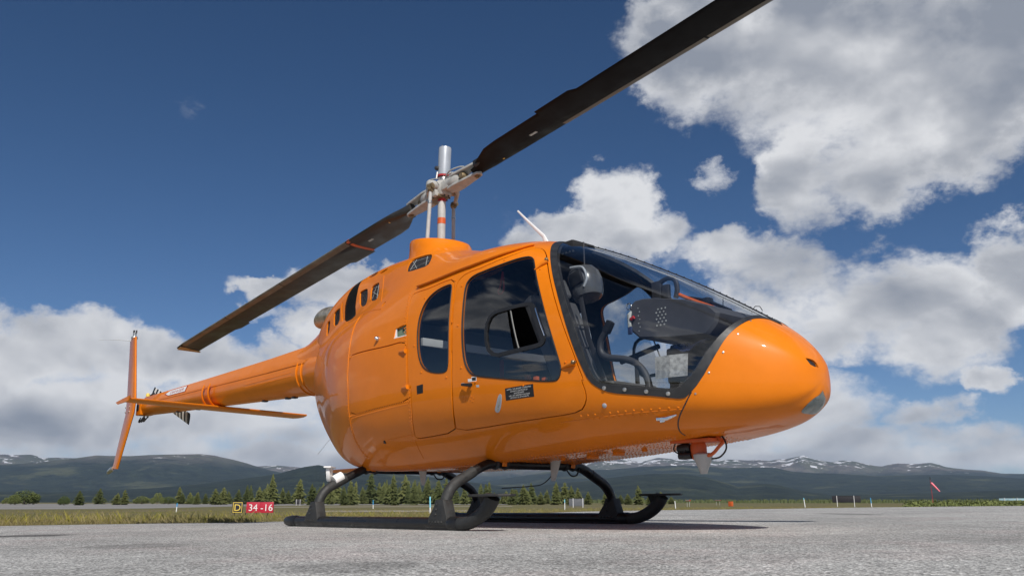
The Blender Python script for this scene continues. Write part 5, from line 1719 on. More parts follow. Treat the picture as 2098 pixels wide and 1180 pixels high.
for _ in range(21000):
    a = rng.uniform(VA0, VA1)
    er_, ez_ = edge_at(a)
    d = er_ + .15 + 55 * rng.uniform(0, 1) ** 1.9
    x, y = GC[0] + d * math.cos(a), GC[1] + d * math.sin(a)
    if rng.uniform() > .35 + .65 * (.5 + .5 * math.sin(x * .6 + 1.3 * math.sin(y * .35)) * math.sin(y * .5 + x * .2)): continue
    clump(V, F, x, y, rng.uniform(.025, .075) * (1 + d * .006), .12 + d * .003, 7, .5)
prop(link_mesh('grass', V, F, grass_mat('field_grass', (.185, .150, .060), (.150, .145, .042), (.30, .24, .12)), smooth=False), kind='stuff')
V, F = [], []
for _ in range(2600):
    a = rng.uniform(VA0, VA1)
    er_, ez_ = edge_at(a)
    d = er_ + .4 + 48 * rng.uniform(0, 1) ** 1.5
    x, y = GC[0] + d * math.cos(a), GC[1] + d * math.sin(a)
    clump(V, F, x, y, rng.uniform(.06, .17), .14, 7, .3)
prop(link_mesh('weeds', V, F, grass_mat('yellow_weeds', (.26, .225, .05), (.19, .185, .042), (.36, .29, .14)), smooth=False), kind='stuff')

# ==================================================================== MOUNTAINS
def fbm(x, y, seed, octv=6):
    r_ = np.random.default_rng(seed)
    s = np.zeros_like(x); amp = 1.0
    for o in range(octv):
        ph = r_.uniform(0, 6.28, 6); fr = 2.0 ** o
        s += amp * (np.sin(x * fr + ph[0] + 1.7 * np.sin(y * fr * .7 + ph[1])) * np.cos(y * fr * 1.1 + ph[2] + 1.3 * np.sin(x * fr * .8 + ph[3])))
        amp *= .52
    return s


def hill_mat(name, tree_lo, tree_hi, snow, meadow):
    """conifer forest below, rock and tundra above the tree line, old snow in the gullies"""
    m, t, b = new_mat(name)
    p = t.n('ShaderNodeNewGeometry').outputs['Position']
    s = t.n('ShaderNodeSeparateXYZ')
    t.put(s.inputs[0], p)
    n0 = t.noise(p, .0016, 7, .62)
    n1_ = t.math('MULTIPLY_ADD', t.noise(p, .045, 5, .7), .45, t.math('MULTIPLY', t.noise(p, .008, 6, .62), .55))
    sc_ = t.n('ShaderNodeVectorMath', operation='MULTIPLY')
    t.put(sc_.inputs[0], p); sc_.inputs[1].default_value = (.006, .006, .0022)
    n2_ = t.noise(sc_.outputs[0], 1.0, 6, .65)
    forest = t.mix(t.smooth(n1_, .35, .65), (.008, .014, .013, 1), (.036, .048, .030, 1))  # dark and pale forest; the dark patches also paint in cloud shade
    forest = t.mix(t.smooth(n0, .54, .64, 0, meadow), forest, (.085, .092, .050, 1))
    rock = t.mix(t.smooth(n2_, .38, .62), (.095, .085, .080, 1), (.19, .165, .145, 1))
    rock = t.mix(t.smooth(n0, .42, .58, 0, .7), rock, (.075, .085, .050, 1))
    hz = t.math('MULTIPLY_ADD', t.math('SUBTRACT', n0, .5), (tree_hi - tree_lo) * 2.4, s.outputs[2])
    c = t.mix(t.smooth(hz, tree_lo, tree_hi), forest, rock)
    sn = t.smooth(t.math('MULTIPLY_ADD', s.outputs[2], 1 / snow, t.math('MULTIPLY', t.math('SUBTRACT', n2_, .5), 2.6)), 1.04, 1.12)
    c = t.mix(sn, c, (.72, .73, .76, 1))
    t.put(b.inputs['Base Color'], c)
    b.inputs['Roughness'].default_value = .95
    b.inputs['Specular IOR Level'].default_value = .1
    bn = t.n('ShaderNodeBump')
    bn.inputs['Strength'].default_value = .9
    bn.inputs['Distance'].default_value = 90.0
    t.put(bn.inputs['Height'], t.math('MULTIPLY_ADD', n1_, .5, t.noise(p, .0035, 6, .6)))
    t.put(b.inputs['Normal'], bn.outputs[0])
    return m


HM = {'far': hill_mat('alpine_ridge', 300, 430, 600, .6), 'left': hill_mat('forested_mountain', 290, 480, 610, .8), 'near': hill_mat('forested_hill', 700, 1100, 3000, .75)}
peak = 0.0
for nm, prof, R0, Rc, seed, mk, rough in [('far_mountains', [(3.059, 536.6), (2.9833, 597.4), (2.9424, 613.2), (2.9297, 611.5), (2.9211, 621.0), (2.9103, 580.1), (2.8949, 591.5), (2.8542, 577.8), (2.7925, 540.1), (2.7172, 492.9), (2.6939, 510.5), (2.6755, 527.4), (2.6542, 502.1), (2.6327, 469.2), (2.6001, 472.6), (2.567, 526.0), (2.5279, 579.9), (2.4885, 553.2), (2.4545, 532.5), (2.409, 569.9), (2.3748, 606.3), (2.3464, 568.9), (2.3294, 568.3), (2.3124, 618.6), (2.2977, 676.2), (2.2871, 646.1), (2.2747, 652.4), (2.254, 592.4), (2.233, 655.4), (2.2219, 639.6), (2.2093, 623.7), (2.1858, 649.2), (2.1685, 618.0), (2.1546, 622.9), (2.1418, 613.7), (2.1317, 597.9), (2.1206, 610.0), (2.1091, 586.8), (2.0998, 613.1), (2.091, 611.3), (2.0812, 637.2), (2.072, 662.9), (2.0664, 626.9), (2.0604, 604.9), (2.0428, 559.8), (2.0363, 572.0), (2.0299, 577.4), (2.0191, 561.3), (2.0113, 539.2), (1.9997, 502.9), (1.9929, 494.7), (1.9853, 519.7), (1.9768, 531.0), (1.9665, 521.8), (1.9572, 512.9), (1.9443, 522.7), (1.9365, 494.6), (1.9311, 467.2), (1.9141, 437.3), (1.8974, 414.2), (1.8814, 372.7), (1.8653, 362.9), (1.7848, 308.7)], 9500, 13000, 3, 'far', 0.22), ('left_mountain', [(3.059, 328.9), (2.9672, 360.0), (2.9424, 351.9), (2.9254, 369.4), (2.8994, 398.3), (2.8771, 426.9), (2.8611, 454.4), (2.8473, 452.7), (2.8262, 457.2), (2.8071, 471.0), (2.7827, 480.9), (2.7579, 490.6), (2.7428, 483.3), (2.7224, 445.9), (2.7069, 407.3), (2.6912, 358.1), (2.6755, 318.6), (2.6542, 274.1), (2.6273, 224.1), (2.6001, 173.5)], 5600, 9500, 11, 'left', 0.16), ('forested_ridge', [(2.4885, 138.9), (2.4317, 212.9), (2.3748, 286.7), (2.3464, 325.8), (2.2899, 324.2), (2.2507, 351.8), (2.2065, 363.6), (2.1755, 351.5), (2.1524, 335.1), (2.1196, 336.7), (2.1044, 330.5), (2.0848, 290.9), (2.0654, 275.0), (2.0368, 267.4), (1.9997, 240.8), (1.9618, 245.5), (1.9297, 246.0), (1.89, 227.9), (1.8653, 207.8), (1.7848, 173.1)], 5200, 8800, 17, 'near', 0.14), ('near_hills', [(3.059, 65.3), (2.9833, 59.3), (2.8994, 52.2), (2.8071, 75.8), (2.7478, 104.8), (2.7141, 130.9), (2.6897, 148.6), (2.6702, 166.3), (2.6569, 186.7), (2.6435, 204.3), (2.6284, 216.5), (2.6192, 205.5), (2.6055, 180.4), (2.578, 178.4), (2.5447, 167.9), (2.5054, 154.2), (2.4602, 125.7), (2.4033, 88.2), (2.3464, 53.5)], 3000, 5200, 23, 'near', 0.12), ('valley_hills', [(2.4317, 65.4), (2.3748, 93.2), (2.3181, 120.6), (2.273, 147.7), (2.2396, 160.8), (2.2065, 159.8), (2.1755, 136.9), (2.145, 87.4), (2.1285, 97.7), (2.1143, 102.6), (2.0998, 91.5), (2.0751, 59.3), (2.0463, 40.5), (1.9997, 42.3), (1.9525, 46.4), (1.9075, 55.0), (1.8653, 60.9), (1.7848, 64.5)], 2900, 5000, 29, 'near', 0.12)]:
    # prof: bearing and crest height at distance Rc; the slope comes down to the plain at R0
    A = np.array([q[0] for q in prof]); Hh = np.array([q[1] for q in prof])
    o_ = np.argsort(A); A, Hh = A[o_], Hh[o_]
    na = max(60, int((A[-1] - A[0]) / .0022))
    aa = np.linspace(A[0], A[-1], na)
    hh = np.interp(aa, A, Hh)
    V, F = [], []
    rows = 26
    for j in range(rows + 6):
        f = j / rows
        if j <= rows:
            rad = R0 + (Rc - R0) * f
            base = hh * (f ** 1.35)
            env = math.sin(math.pi * min(1, f)) * .9 + .10 * f
        else:
            rad = Rc + (j - rows) * 400.0
            base = hh * (1 - .16 * (j - rows)); env = .2
        x = GC[0] + rad * np.cos(aa); y = GC[1] + rad * np.sin(aa)
        nz = fbm(x / 900.0, y / 900.0, seed)
        rid = 1 - np.abs(fbm(x / 520.0, y / 520.0, seed + 9, 5))
        z = base + hh * env * rough * (nz * .5 + rid * .5) - 3.0 * (1 - f if f < 1 else 0) - 1.0
        V += list(zip(x, y, np.maximum(z, -4.0)))
        peak = max(peak, float(z.max()))
    for i in range(rows + 5):
        for k in range(na - 1):
            F.append((i * na + k, i * na + k + 1, (i + 1) * na + k + 1, (i + 1) * na + k))
    prop(link_mesh(nm, V, F, HM[mk]), kind='structure')

# ==================================================================== TREES
def conifer_mesh(seed, width, levels=30, open_=.25):
    r_ = np.random.default_rng(seed)
    V, F = [], []
    lop = r_.uniform(0, 6.28)
    for i in range(levels):
        z = .06 + .92 * (i / (levels - 1)) ** .92
        L = width * ((1 - z) ** .75 * .9 + .02) * (.75 + .5 * r_.uniform())
        if z < .16: L *= .75
        nb_ = int(6 + 8 * (1 - z))
        for k in range(nb_):
            if r_.uniform() < open_ * .5: continue
            a = 2 * math.pi * (k + r_.uniform(-.4, .4)) / nb_ + i * 1.9
            l = L * r_.uniform(.55, 1.2) * (1 + .18 * math.cos(a - lop))
            dr = r_.uniform(.10, .34) * l + .012
            ca, sa = math.cos(a), math.sin(a)
            zz = z + r_.uniform(-.012, .012)
            wv = l * .30 + .014
            for q0, q1, up_ in ((.05, .62, .018), (.45, 1.0, .006)):
                p0 = Vector((ca * l * q0, sa * l * q0, zz - dr * q0 ** 1.5 + up_))
                p1 = Vector((ca * l * q1, sa * l * q1, zz - dr * q1 ** 1.5 - up_ * .5))
                sd = Vector((-sa, ca, 0)) * wv * (1.1 - q1 * .55)
                k0 = len(V)
                V += [p0 - sd * .35, p0 + sd * .35, p1 + sd * .75 + Vector((0, 0, -.02)), p1 + Vector((ca, sa, -.3)) * l * .12, p1 - sd * .75 + Vector((0, 0, -.02))]
                F += [(k0, k0 + 1, k0 + 2), (k0, k0 + 2, k0 + 3), (k0, k0 + 3, k0 + 4)]
                V += [p0 + Vector((0, 0, .02)), p0 - Vector((0, 0, .012)), p1 - Vector((0, 0, .03)), p1 + Vector((0, 0, .018))]
                F += [(k0 + 5, k0 + 6, k0 + 7), (k0 + 5, k0 + 7, k0 + 8)]
    return V, F


def bush_mesh(seed, tops):
    """several rounded leafy masses of unequal height"""
    r_ = np.random.default_rng(seed)
    V, F = [], []
    for cx, cz, rx, rz in tops:
        for _ in range(1000):
            v = r_.normal(size=3); v /= np.linalg.norm(v) + 1e-9
            q = r_.uniform(.25, 1.0) ** .5
            p = Vector((cx + v[0] * rx * q, v[1] * rx * q, max(.03, cz + v[2] * rz * q)))
            s_ = r_.uniform(.014, .034)
            a_ = Vector(r_.normal(size=3)).normalized() * s_; b_ = a_.cross(Vector(r_.normal(size=3))).normalized() * s_ * .7
            k = len(V)
            V += [p - a_, p + b_, p + a_, p - b_]
            F += [(k, k + 1, k + 2, k + 3)]
    return V, F


def trunk(h, r):
    return MB().tube([(0, 0, -.03), (0.002, 0, h * .3), (-.003, .002, h * .7), (0, 0, h)], [r, r * .8, r * .45, r * .1], n=7)


protos = {}
for i in range(6):
    e = empty('conifer_tree')
    Vc, Fc = conifer_mesh(20 + i, (.20, .24, .17, .27, .22, .19)[i], (30, 26, 32, 24, 28, 34)[i], (.2, .35, .15, .3, .5, .25)[i])
    link_mesh('crown', Vc, Fc, M['pine'], e, smooth=False)
    trunk(.97, .016).build('trunk', M['bark'], e)
    protos[i] = e
for i in range(2):
    e = empty('round_tree')
    tops = [[(-.42, .30, .26, .26), (-.12, .52, .28, .40), (.18, .55, .27, .38), (.45, .33, .25, .27)], [(0, .42, .34, .42), (.25, .35, .25, .3), (-.28, .3, .24, .28)]][i]
    Vc, Fc = bush_mesh(40 + i, tops)
    link_mesh('crown', Vc, Fc, M['bush'], e, smooth=False)
    trunk(.5, .03).build('trunk', M['bark'], e)
    protos[6 + i] = e
used = set()
for x, y, hgt, wd, pi_, lab, grp in [(-311.69, 61.44, 2.36, 2.18, 6, 'first rounded tree from the left, counted left of the taxiway sign', 'trees along the far side of the field'),
(-240.95, 48.75, 3.26, 3.15, 7, 'second rounded tree from the left, counted left of the taxiway sign', 'trees along the far side of the field'),
(-273.42, 58.24, 5.09, 8.97, 7, 'broad dark rounded tree, tallest of the rounded trees at the left edge', 'trees along the far side of the field'),
(-274.87, 60.86, 3.96, 3.63, 7, 'third rounded tree from the left, counted left of the taxiway sign', 'trees along the far side of the field'),
(-189.31, 46.73, 2.47, 2.58, 7, 'small rounded tree alone near the left edge, second from the frame', 'trees along the far side of the field'),
(-179.9, 46.95, 2.9, 6.28, 1, 'small pointed conifer alone in the left gap of the tree line', 'trees along the far side of the field'),
(-291.16, 83.86, 4.98, 9.83, 3, 'first conifer from the left, counted left of the taxiway sign', 'trees along the far side of the field'),
(-208.31, 63.29, 2.85, 6.83, 1, 'second conifer from the left, counted left of the taxiway sign', 'trees along the far side of the field'),
(-203.82, 63.39, 3.52, 6.67, 4, 'third conifer from the left, counted left of the taxiway sign', 'trees along the far side of the field'),
(-303.07, 101.34, 3.54, 6.13, 7, 'fourth rounded tree from the left, counted left of the taxiway sign', 'trees along the far side of the field'),
(-229.83, 80.37, 3.42, 2.81, 6, 'fifth rounded tree from the left, counted left of the taxiway sign', 'trees along the far side of the field'),
(-275.86, 100.5, 3.17, 4.7, 7, 'sixth rounded tree from the left, counted left of the taxiway sign', 'trees along the far side of the field'),
(-282.41, 106.35, 5.79, 9.47, 0, 'slender dark conifer above the leftmost marker post', 'trees along the far side of the field'),
(-281.26, 107.05, 3.59, 8.85, 5, 'fourth conifer from the left, counted left of the taxiway sign', 'trees along the far side of the field'),
(-269.63, 104.9, 3.81, 9.13, 0, 'fifth conifer from the left, counted left of the taxiway sign', 'trees along the far side of the field'),
(-257.96, 101.8, 3.22, 4.17, 7, 'seventh rounded tree from the left, counted left of the taxiway sign', 'trees along the far side of the field'),
(-227.14, 90.21, 3.47, 7.27, 5, 'sixth conifer from the left, counted left of the taxiway sign', 'trees along the far side of the field'),
(-272.23, 111.13, 3.55, 7.54, 4, 'seventh conifer from the left, counted left of the taxiway sign', 'trees along the far side of the field'),
(-198.0, 82.72, 3.89, 7.94, 3, 'eighth conifer from the left, counted left of the taxiway sign', 'trees along the far side of the field'),
(-292.8, 125.22, 4.17, 9.22, 4, 'ninth conifer from the left, counted left of the taxiway sign', 'trees along the far side of the field'),
(-218.19, 93.66, 4.65, 9.32, 0, 'tenth conifer from the left, counted left of the taxiway sign', 'trees along the far side of the field'),
(-292.06, 127.81, 4.54, 8.48, 1, 'eleventh conifer from the left, counted left of the taxiway sign', 'trees along the far side of the field'),
(-245.41, 110.37, 4.57, 8.74, 4, 'first conifer from the left, counted between the taxiway sign and the aft skid leg', 'trees along the far side of the field'),
(-246.26, 113.45, 5.87, 8.18, 5, 'second conifer from the left, counted between the taxiway sign and the aft skid leg', 'trees along the far side of the field'),
(-249.78, 116.23, 5.95, 5.86, 3, 'third conifer from the left, counted between the taxiway sign and the aft skid leg', 'trees along the far side of the field'),
(-286.5, 133.93, 4.18, 8.48, 1, 'fourth conifer from the left, counted between the taxiway sign and the aft skid leg', 'trees along the far side of the field'),
(-165.92, 78.63, 3.8, 6.44, 3, 'fifth conifer from the left, counted between the taxiway sign and the aft skid leg', 'trees along the far side of the field'),
(-169.97, 81.62, 3.44, 6.11, 3, 'sixth conifer from the left, counted between the taxiway sign and the aft skid leg', 'trees along the far side of the field'),
(-290.35, 141.29, 4.27, 8.7, 1, 'seventh conifer from the left, counted between the taxiway sign and the aft skid leg', 'trees along the far side of the field'),
(-205.95, 100.05, 4.16, 7.61, 1, 'eighth conifer from the left, counted between the taxiway sign and the aft skid leg', 'trees along the far side of the field'),
(-234.21, 114.15, 6.15, 7.7, 4, 'ninth conifer from the left, counted between the taxiway sign and the aft skid leg', 'trees along the far side of the field'),
(-213.67, 105.3, 4.86, 10.91, 5, 'tenth conifer from the left, counted between the taxiway sign and the aft skid leg', 'trees along the far side of the field'),
(-198.92, 98.06, 7.69, 11.03, 5, 'tall slender conifer rising above the others right behind the taxiway sign', 'trees along the far side of the field'),
(-254.59, 129.73, 5.37, 10.95, 2, 'eleventh conifer from the left, counted between the taxiway sign and the aft skid leg', 'trees along the far side of the field'),
(-279.59, 144.93, 4.94, 8.55, 1, 'twelfth conifer from the left, counted between the taxiway sign and the aft skid leg', 'trees along the far side of the field'),
(-280.43, 147.31, 3.68, 9.39, 4, 'thirteenth conifer from the left, counted between the taxiway sign and the aft skid leg', 'trees along the far side of the field'),
(-284.67, 150.96, 5.99, 7.79, 3, 'fourteenth conifer from the left, counted between the taxiway sign and the aft skid leg', 'trees along the far side of the field'),
(-227.77, 121.49, 7.52, 13.18, 0, 'tall full conifer a little right of the taxiway sign in the tree line', 'trees along the far side of the field'),
(-166.02, 91.21, 4.73, 7.58, 1, 'fifteenth conifer from the left, counted between the taxiway sign and the aft skid leg', 'trees along the far side of the field'),
(-246.75, 137.21, 5.52, 7.64, 3, 'sixteenth conifer from the left, counted between the taxiway sign and the aft skid leg', 'trees along the far side of the field'),
(-272.47, 152.82, 4.39, 8.55, 1, 'seventeenth conifer from the left, counted between the taxiway sign and the aft skid leg', 'trees along the far side of the field'),
(-256.69, 144.65, 5.91, 10.14, 2, 'eighteenth conifer from the left, counted between the taxiway sign and the aft skid leg', 'trees along the far side of the field'),
(-265.32, 150.92, 7.54, 11.81, 2, 'nineteenth conifer from the left, counted between the taxiway sign and the aft skid leg', 'trees along the far side of the field'),
(-210.43, 121.67, 4.3, 7.46, 1, 'twentieth conifer from the left, counted between the taxiway sign and the aft skid leg', 'trees along the far side of the field'),
(-202.44, 117.31, 5.69, 7.06, 4, 'twenty-first conifer from the left, counted between the taxiway sign and the aft skid leg', 'trees along the far side of the field'),
(-242.42, 140.68, 6.5, 12.99, 5, 'twenty-second conifer from the left, counted between the taxiway sign and the aft skid leg', 'trees along the far side of the field'),
(-256.74, 151.17, 9.68, 14.96, 5, 'tall narrow conifer just behind the white lamp on the aft crosstube', 'trees along the far side of the field'),
(-152.8, 91.34, 3.99, 6.04, 4, 'twenty-third conifer from the left, counted between the taxiway sign and the aft skid leg', 'trees along the far side of the field'),
(-227.03, 136.68, 4.79, 5.79, 3, 'twenty-fourth conifer from the left, counted between the taxiway sign and the aft skid leg', 'trees along the far side of the field'),
(-158.84, 96.72, 5.37, 8.33, 0, 'twenty-fifth conifer from the left, counted between the taxiway sign and the aft skid leg', 'trees along the far side of the field'),
(-174.1, 107.6, 5.59, 6.93, 4, 'twenty-sixth conifer from the left, counted between the taxiway sign and the aft skid leg', 'trees along the far side of the field'),
(-225.93, 142.36, 5.48, 8.23, 1, 'twenty-seventh conifer from the left, counted between the taxiway sign and the aft skid leg', 'trees along the far side of the field'),
(-235.67, 151.74, 10.22, 16.6, 0, 'tallest wide conifer under the aft belly between the skid legs', 'trees along the far side of the field'),
(-237.24, 152.75, 5.08, 7.59, 4, 'twenty-eighth conifer from the left, counted between the taxiway sign and the aft skid leg', 'trees along the far side of the field'),
(-244.75, 158.4, 5.75, 9.71, 0, 'first conifer from the left, counted between the near skid legs', 'trees along the far side of the field'),
(-256.94, 166.73, 5.09, 8.49, 1, 'second conifer from the left, counted between the near skid legs', 'trees along the far side of the field'),
(-245.67, 161.59, 7.37, 10.48, 3, 'third conifer from the left, counted between the near skid legs', 'trees along the far side of the field'),
(-192.59, 128.13, 6.11, 10.15, 2, 'fourth conifer from the left, counted between the near skid legs', 'trees along the far side of the field'),
(-245.91, 164.78, 8.48, 9.14, 1, 'fifth conifer from the left, counted between the near skid legs', 'trees along the far side of the field'),
(-170.31, 114.81, 4.9, 10.86, 2, 'sixth conifer from the left, counted between the near skid legs', 'trees along the far side of the field'),
(-231.44, 157.17, 5.39, 11.0, 2, 'seventh conifer from the left, counted between the near skid legs', 'trees along the far side of the field'),
(-139.51, 94.91, 6.31, 7.38, 5, 'narrow tall spire conifer left of the wide conifer under the belly', 'trees along the far side of the field'),
(-215.49, 149.04, 5.42, 7.32, 1, 'eighth conifer from the left, counted between the near skid legs', 'trees along the far side of the field'),
(-199.96, 140.33, 8.48, 11.49, 3, 'broad dark conifer, widest of those under the middle of the belly', 'trees along the far side of the field'),
(-186.62, 131.9, 6.2, 5.7, 1, 'ninth conifer from the left, counted between the near skid legs', 'trees along the far side of the field'),
(-225.69, 161.75, 7.04, 11.29, 4, 'tenth conifer from the left, counted between the near skid legs', 'trees along the far side of the field'),
(-166.56, 119.74, 6.02, 9.98, 2, 'eleventh conifer from the left, counted between the near skid legs', 'trees along the far side of the field'),
(-248.14, 178.51, 6.94, 10.7, 2, 'twelfth conifer from the left, counted between the near skid legs', 'trees along the far side of the field'),
(-215.15, 156.44, 6.94, 10.52, 2, 'thirteenth conifer from the left, counted between the near skid legs', 'trees along the far side of the field'),
(-227.47, 167.44, 4.78, 7.03, 3, 'fourteenth conifer from the left, counted between the near skid legs', 'trees along the far side of the field'),
(-194.21, 143.8, 6.53, 11.44, 5, 'fifteenth conifer from the left, counted between the near skid legs', 'trees along the far side of the field'),
(-190.11, 141.27, 7.56, 10.28, 5, 'slim conifer directly above the tall cyan marker post', 'trees along the far side of the field'),
(-246.79, 185.88, 5.91, 9.42, 4, 'sixteenth conifer from the left, counted between the near skid legs', 'trees along the far side of the field'),
(-182.64, 139.39, 6.67, 11.22, 0, 'seventeenth conifer from the left, counted between the near skid legs', 'trees along the far side of the field'),
(-174.52, 133.67, 5.62, 7.52, 4, 'eighteenth conifer from the left, counted between the near skid legs', 'trees along the far side of the field'),
(-203.15, 158.05, 7.84, 9.29, 3, 'nineteenth conifer from the left, counted between the near skid legs', 'trees along the far side of the field'),
(-153.01, 119.92, 3.88, 8.02, 4, 'twentieth conifer from the left, counted between the near skid legs', 'trees along the far side of the field'),
(-244.48, 193.4, 8.77, 8.46, 4, 'twenty-first conifer from the left, counted between the near skid legs', 'trees along the far side of the field'),
(-213.45, 170.08, 5.32, 8.37, 4, 'twenty-second conifer from the left, counted between the near skid legs', 'trees along the far side of the field'),
(-202.62, 164.18, 3.7, 7.34, 1, 'twenty-third conifer from the left, counted between the near skid legs', 'trees along the far side of the field'),
(-174.66, 142.06, 5.47, 6.94, 4, 'twenty-fourth conifer from the left, counted between the near skid legs', 'trees along the far side of the field'),
(-216.29, 178.17, 4.6, 9.95, 5, 'twenty-fifth conifer from the left, counted between the near skid legs', 'trees along the far side of the field'),
(-215.62, 178.26, 3.92, 7.86, 1, 'twenty-sixth conifer from the left, counted between the near skid legs', 'trees along the far side of the field'),
(-217.0, 183.69, 6.88, 8.97, 5, 'twenty-seventh conifer from the left, counted between the near skid legs', 'trees along the far side of the field'),
(-158.6, 135.98, 5.01, 8.19, 3, 'bushy conifer showing through above the near skid toe', 'trees along the far side of the field'),
(-193.15, 166.47, 3.17, 9.59, 1, 'twenty-eighth conifer from the left, counted between the near skid legs', 'trees along the far side of the field'),
(-170.28, 147.17, 6.16, 6.79, 0, 'twenty-ninth conifer from the left, counted between the near skid legs', 'trees along the far side of the field'),
(-213.65, 186.93, 3.97, 7.98, 1, 'first conifer from the left, counted right of the near skid toe', 'trees along the far side of the field'),
(-184.44, 162.22, 2.79, 6.93, 1, 'second conifer from the left, counted right of the near skid toe', 'trees along the far side of the field'),
(-206.16, 184.03, 3.38, 8.48, 4, 'third conifer from the left, counted right of the near skid toe', 'trees along the far side of the field'),
(-190.07, 171.13, 4.11, 8.1, 5, 'fourth conifer from the left, counted right of the near skid toe', 'trees along the far side of the field'),
(-150.3, 137.41, 3.91, 7.71, 0, 'fifth conifer from the left, counted right of the near skid toe', 'trees along the far side of the field'),
(-155.48, 142.62, 3.9, 7.98, 1, 'sixth conifer from the left, counted right of the near skid toe', 'trees along the far side of the field'),
(-176.76, 162.98, 4.34, 10.87, 0, 'seventh conifer from the left, counted right of the near skid toe', 'trees along the far side of the field'),
(-147.28, 138.36, 4.75, 8.93, 1, 'eighth conifer from the left, counted right of the near skid toe', 'trees along the far side of the field'),
(-154.49, 145.26, 3.66, 8.02, 0, 'ninth conifer from the left, counted right of the near skid toe', 'trees along the far side of the field'),
(-163.57, 155.19, 3.71, 6.8, 0, 'tenth conifer from the left, counted right of the near skid toe', 'trees along the far side of the field'),
(-171.34, 163.85, 6.01, 8.6, 3, 'eleventh conifer from the left, counted right of the near skid toe', 'trees along the far side of the field'),
(-186.77, 178.94, 4.77, 12.28, 5, 'twelfth conifer from the left, counted right of the near skid toe', 'trees along the far side of the field'),
(-145.29, 142.4, 3.04, 7.0, 4, 'thirteenth conifer from the left, counted right of the near skid toe', 'trees along the far side of the field'),
(-209.81, 208.26, 4.99, 11.72, 2, 'fourteenth conifer from the left, counted right of the near skid toe', 'trees along the far side of the field'),
(-136.18, 138.65, 5.3, 8.52, 5, 'slim pointed conifer just left of the square grey board sign', 'trees along the far side of the field'),
(-183.61, 187.77, 4.04, 7.16, 4, 'fifteenth conifer from the left, counted right of the near skid toe', 'trees along the far side of the field'),
(-176.49, 183.08, 6.54, 11.31, 3, 'broad conifer behind the square grey board sign near the far skid', 'trees along the far side of the field'),
(-121.46, 128.39, 4.13, 6.71, 1, 'sixteenth conifer from the left, counted right of the near skid toe', 'trees along the far side of the field'),
(-140.24, 150.27, 4.18, 7.75, 4, 'seventeenth conifer from the left, counted right of the near skid toe', 'trees along the far side of the field'),
(-202.26, 220.55, 2.52, 8.37, 1, 'eighteenth conifer from the left, counted right of the near skid toe', 'trees along the far side of the field'),
(-148.83, 163.33, 3.37, 6.15, 3, 'nineteenth conifer from the left, counted right of the near skid toe', 'trees along the far side of the field'),
(-157.95, 180.41, 3.3, 8.08, 0, 'twentieth conifer from the left, counted right of the near skid toe', 'trees along the far side of the field'),
(-135.42, 158.43, 3.08, 7.17, 1, 'twenty-first conifer from the left, counted right of the near skid toe', 'trees along the far side of the field'),
(-197.1, 233.09, 3.28, 9.27, 4, 'twenty-second conifer from the left, counted right of the near skid toe', 'trees along the far side of the field'),
(-142.86, 172.35, 2.85, 6.97, 1, 'twenty-third conifer from the left, counted right of the near skid toe', 'trees along the far side of the field'),
(-122.1, 151.49, 4.44, 6.48, 3, 'lone broad conifer standing above the far skid toe', 'trees along the far side of the field'),
(-111.86, 142.63, 2.1, 5.66, 1, 'twenty-fourth conifer from the left, counted right of the near skid toe', 'trees along the far side of the field'),
(-148.45, 193.75, 3.61, 8.14, 0, 'twenty-fifth conifer from the left, counted right of the near skid toe', 'trees along the far side of the field'),
(-182.32, 243.15, 2.52, 8.38, 1, 'twenty-sixth conifer from the left, counted right of the near skid toe', 'trees along the far side of the field')]:
    p = protos[pi_]
    if pi_ in used:
        o = p.copy(); COL.objects.link(o)
        for ch in p.children:
            c = ch.copy(); COL.objects.link(c); c.parent = o
    else:
        o = p; used.add(pi_)
    o.location = (x, y, G(x, y) - .05)
    o.scale = (wd, wd, hgt)
    o.rotation_euler = (0, 0, random.uniform(0, 6.28) if pi_ < 6 else 0.833)
    prop(o, lab, 'tree', grp)
# the far wood at the foot of the hills: one dark mass
V, F = [], []
for _ in range(2600):
    a = rng.uniform(1.8236, 2.3294)
    d = rng.uniform(620, 1100)
    x, y = GC[0] + d * math.cos(a), GC[1] + d * math.sin(a)
    h = rng.uniform(1.2, 3.4) * d / 700; q = h * rng.uniform(.28, .5)
    k = len(V)
    z = -.5
    for lv in range(2):
        zb_, zt_ = z + h * (.0 + .4 * lv), z + h * (.7 + .3 * lv); qq = q * (1 - .45 * lv)
        k = len(V)
        V += [(x + qq * math.cos(t), y + qq * math.sin(t), zb_ + rng.uniform(-.1, .1)) for t in (0, 1.26, 2.5, 3.77, 5.0)] + [(x, y, zt_)]
        F += [(k + i, k + (i + 1) % 5, k + 5) for i in range(5)]
prop(link_mesh('far_wood', V, F, M['pine'], smooth=False), kind='stuff')
V, F = [], []
for _ in range(1500):
    a = rng.uniform(1.8561, 1.9711)
    d = rng.uniform(95, 150)
    x, y = GC[0] + d * math.cos(a), GC[1] + d * math.sin(a)
    for _k in range(6):
        p = Vector((x + rng.normal(0, .35), y + rng.normal(0, .35), G(x, y) + abs(rng.normal(0, .25))))
        a_ = Vector(rng.normal(size=3)).normalized() * .12; b_ = a_.cross(Vector(rng.normal(size=3))).normalized() * .09
        k = len(V)
        V += [p - a_, p + b_, p + a_, p - b_]; F += [(k, k + 1, k + 2, k + 3)]
prop(link_mesh('scrub', V, F, M['bush'], smooth=False), kind='stuff')

# ==================================================================== AIRFIELD FURNITURE
def facing(x, y):
    """rotation about z that turns local -y towards the apron"""
    return math.atan2(y - GC[1], x - GC[0]) - math.pi / 2


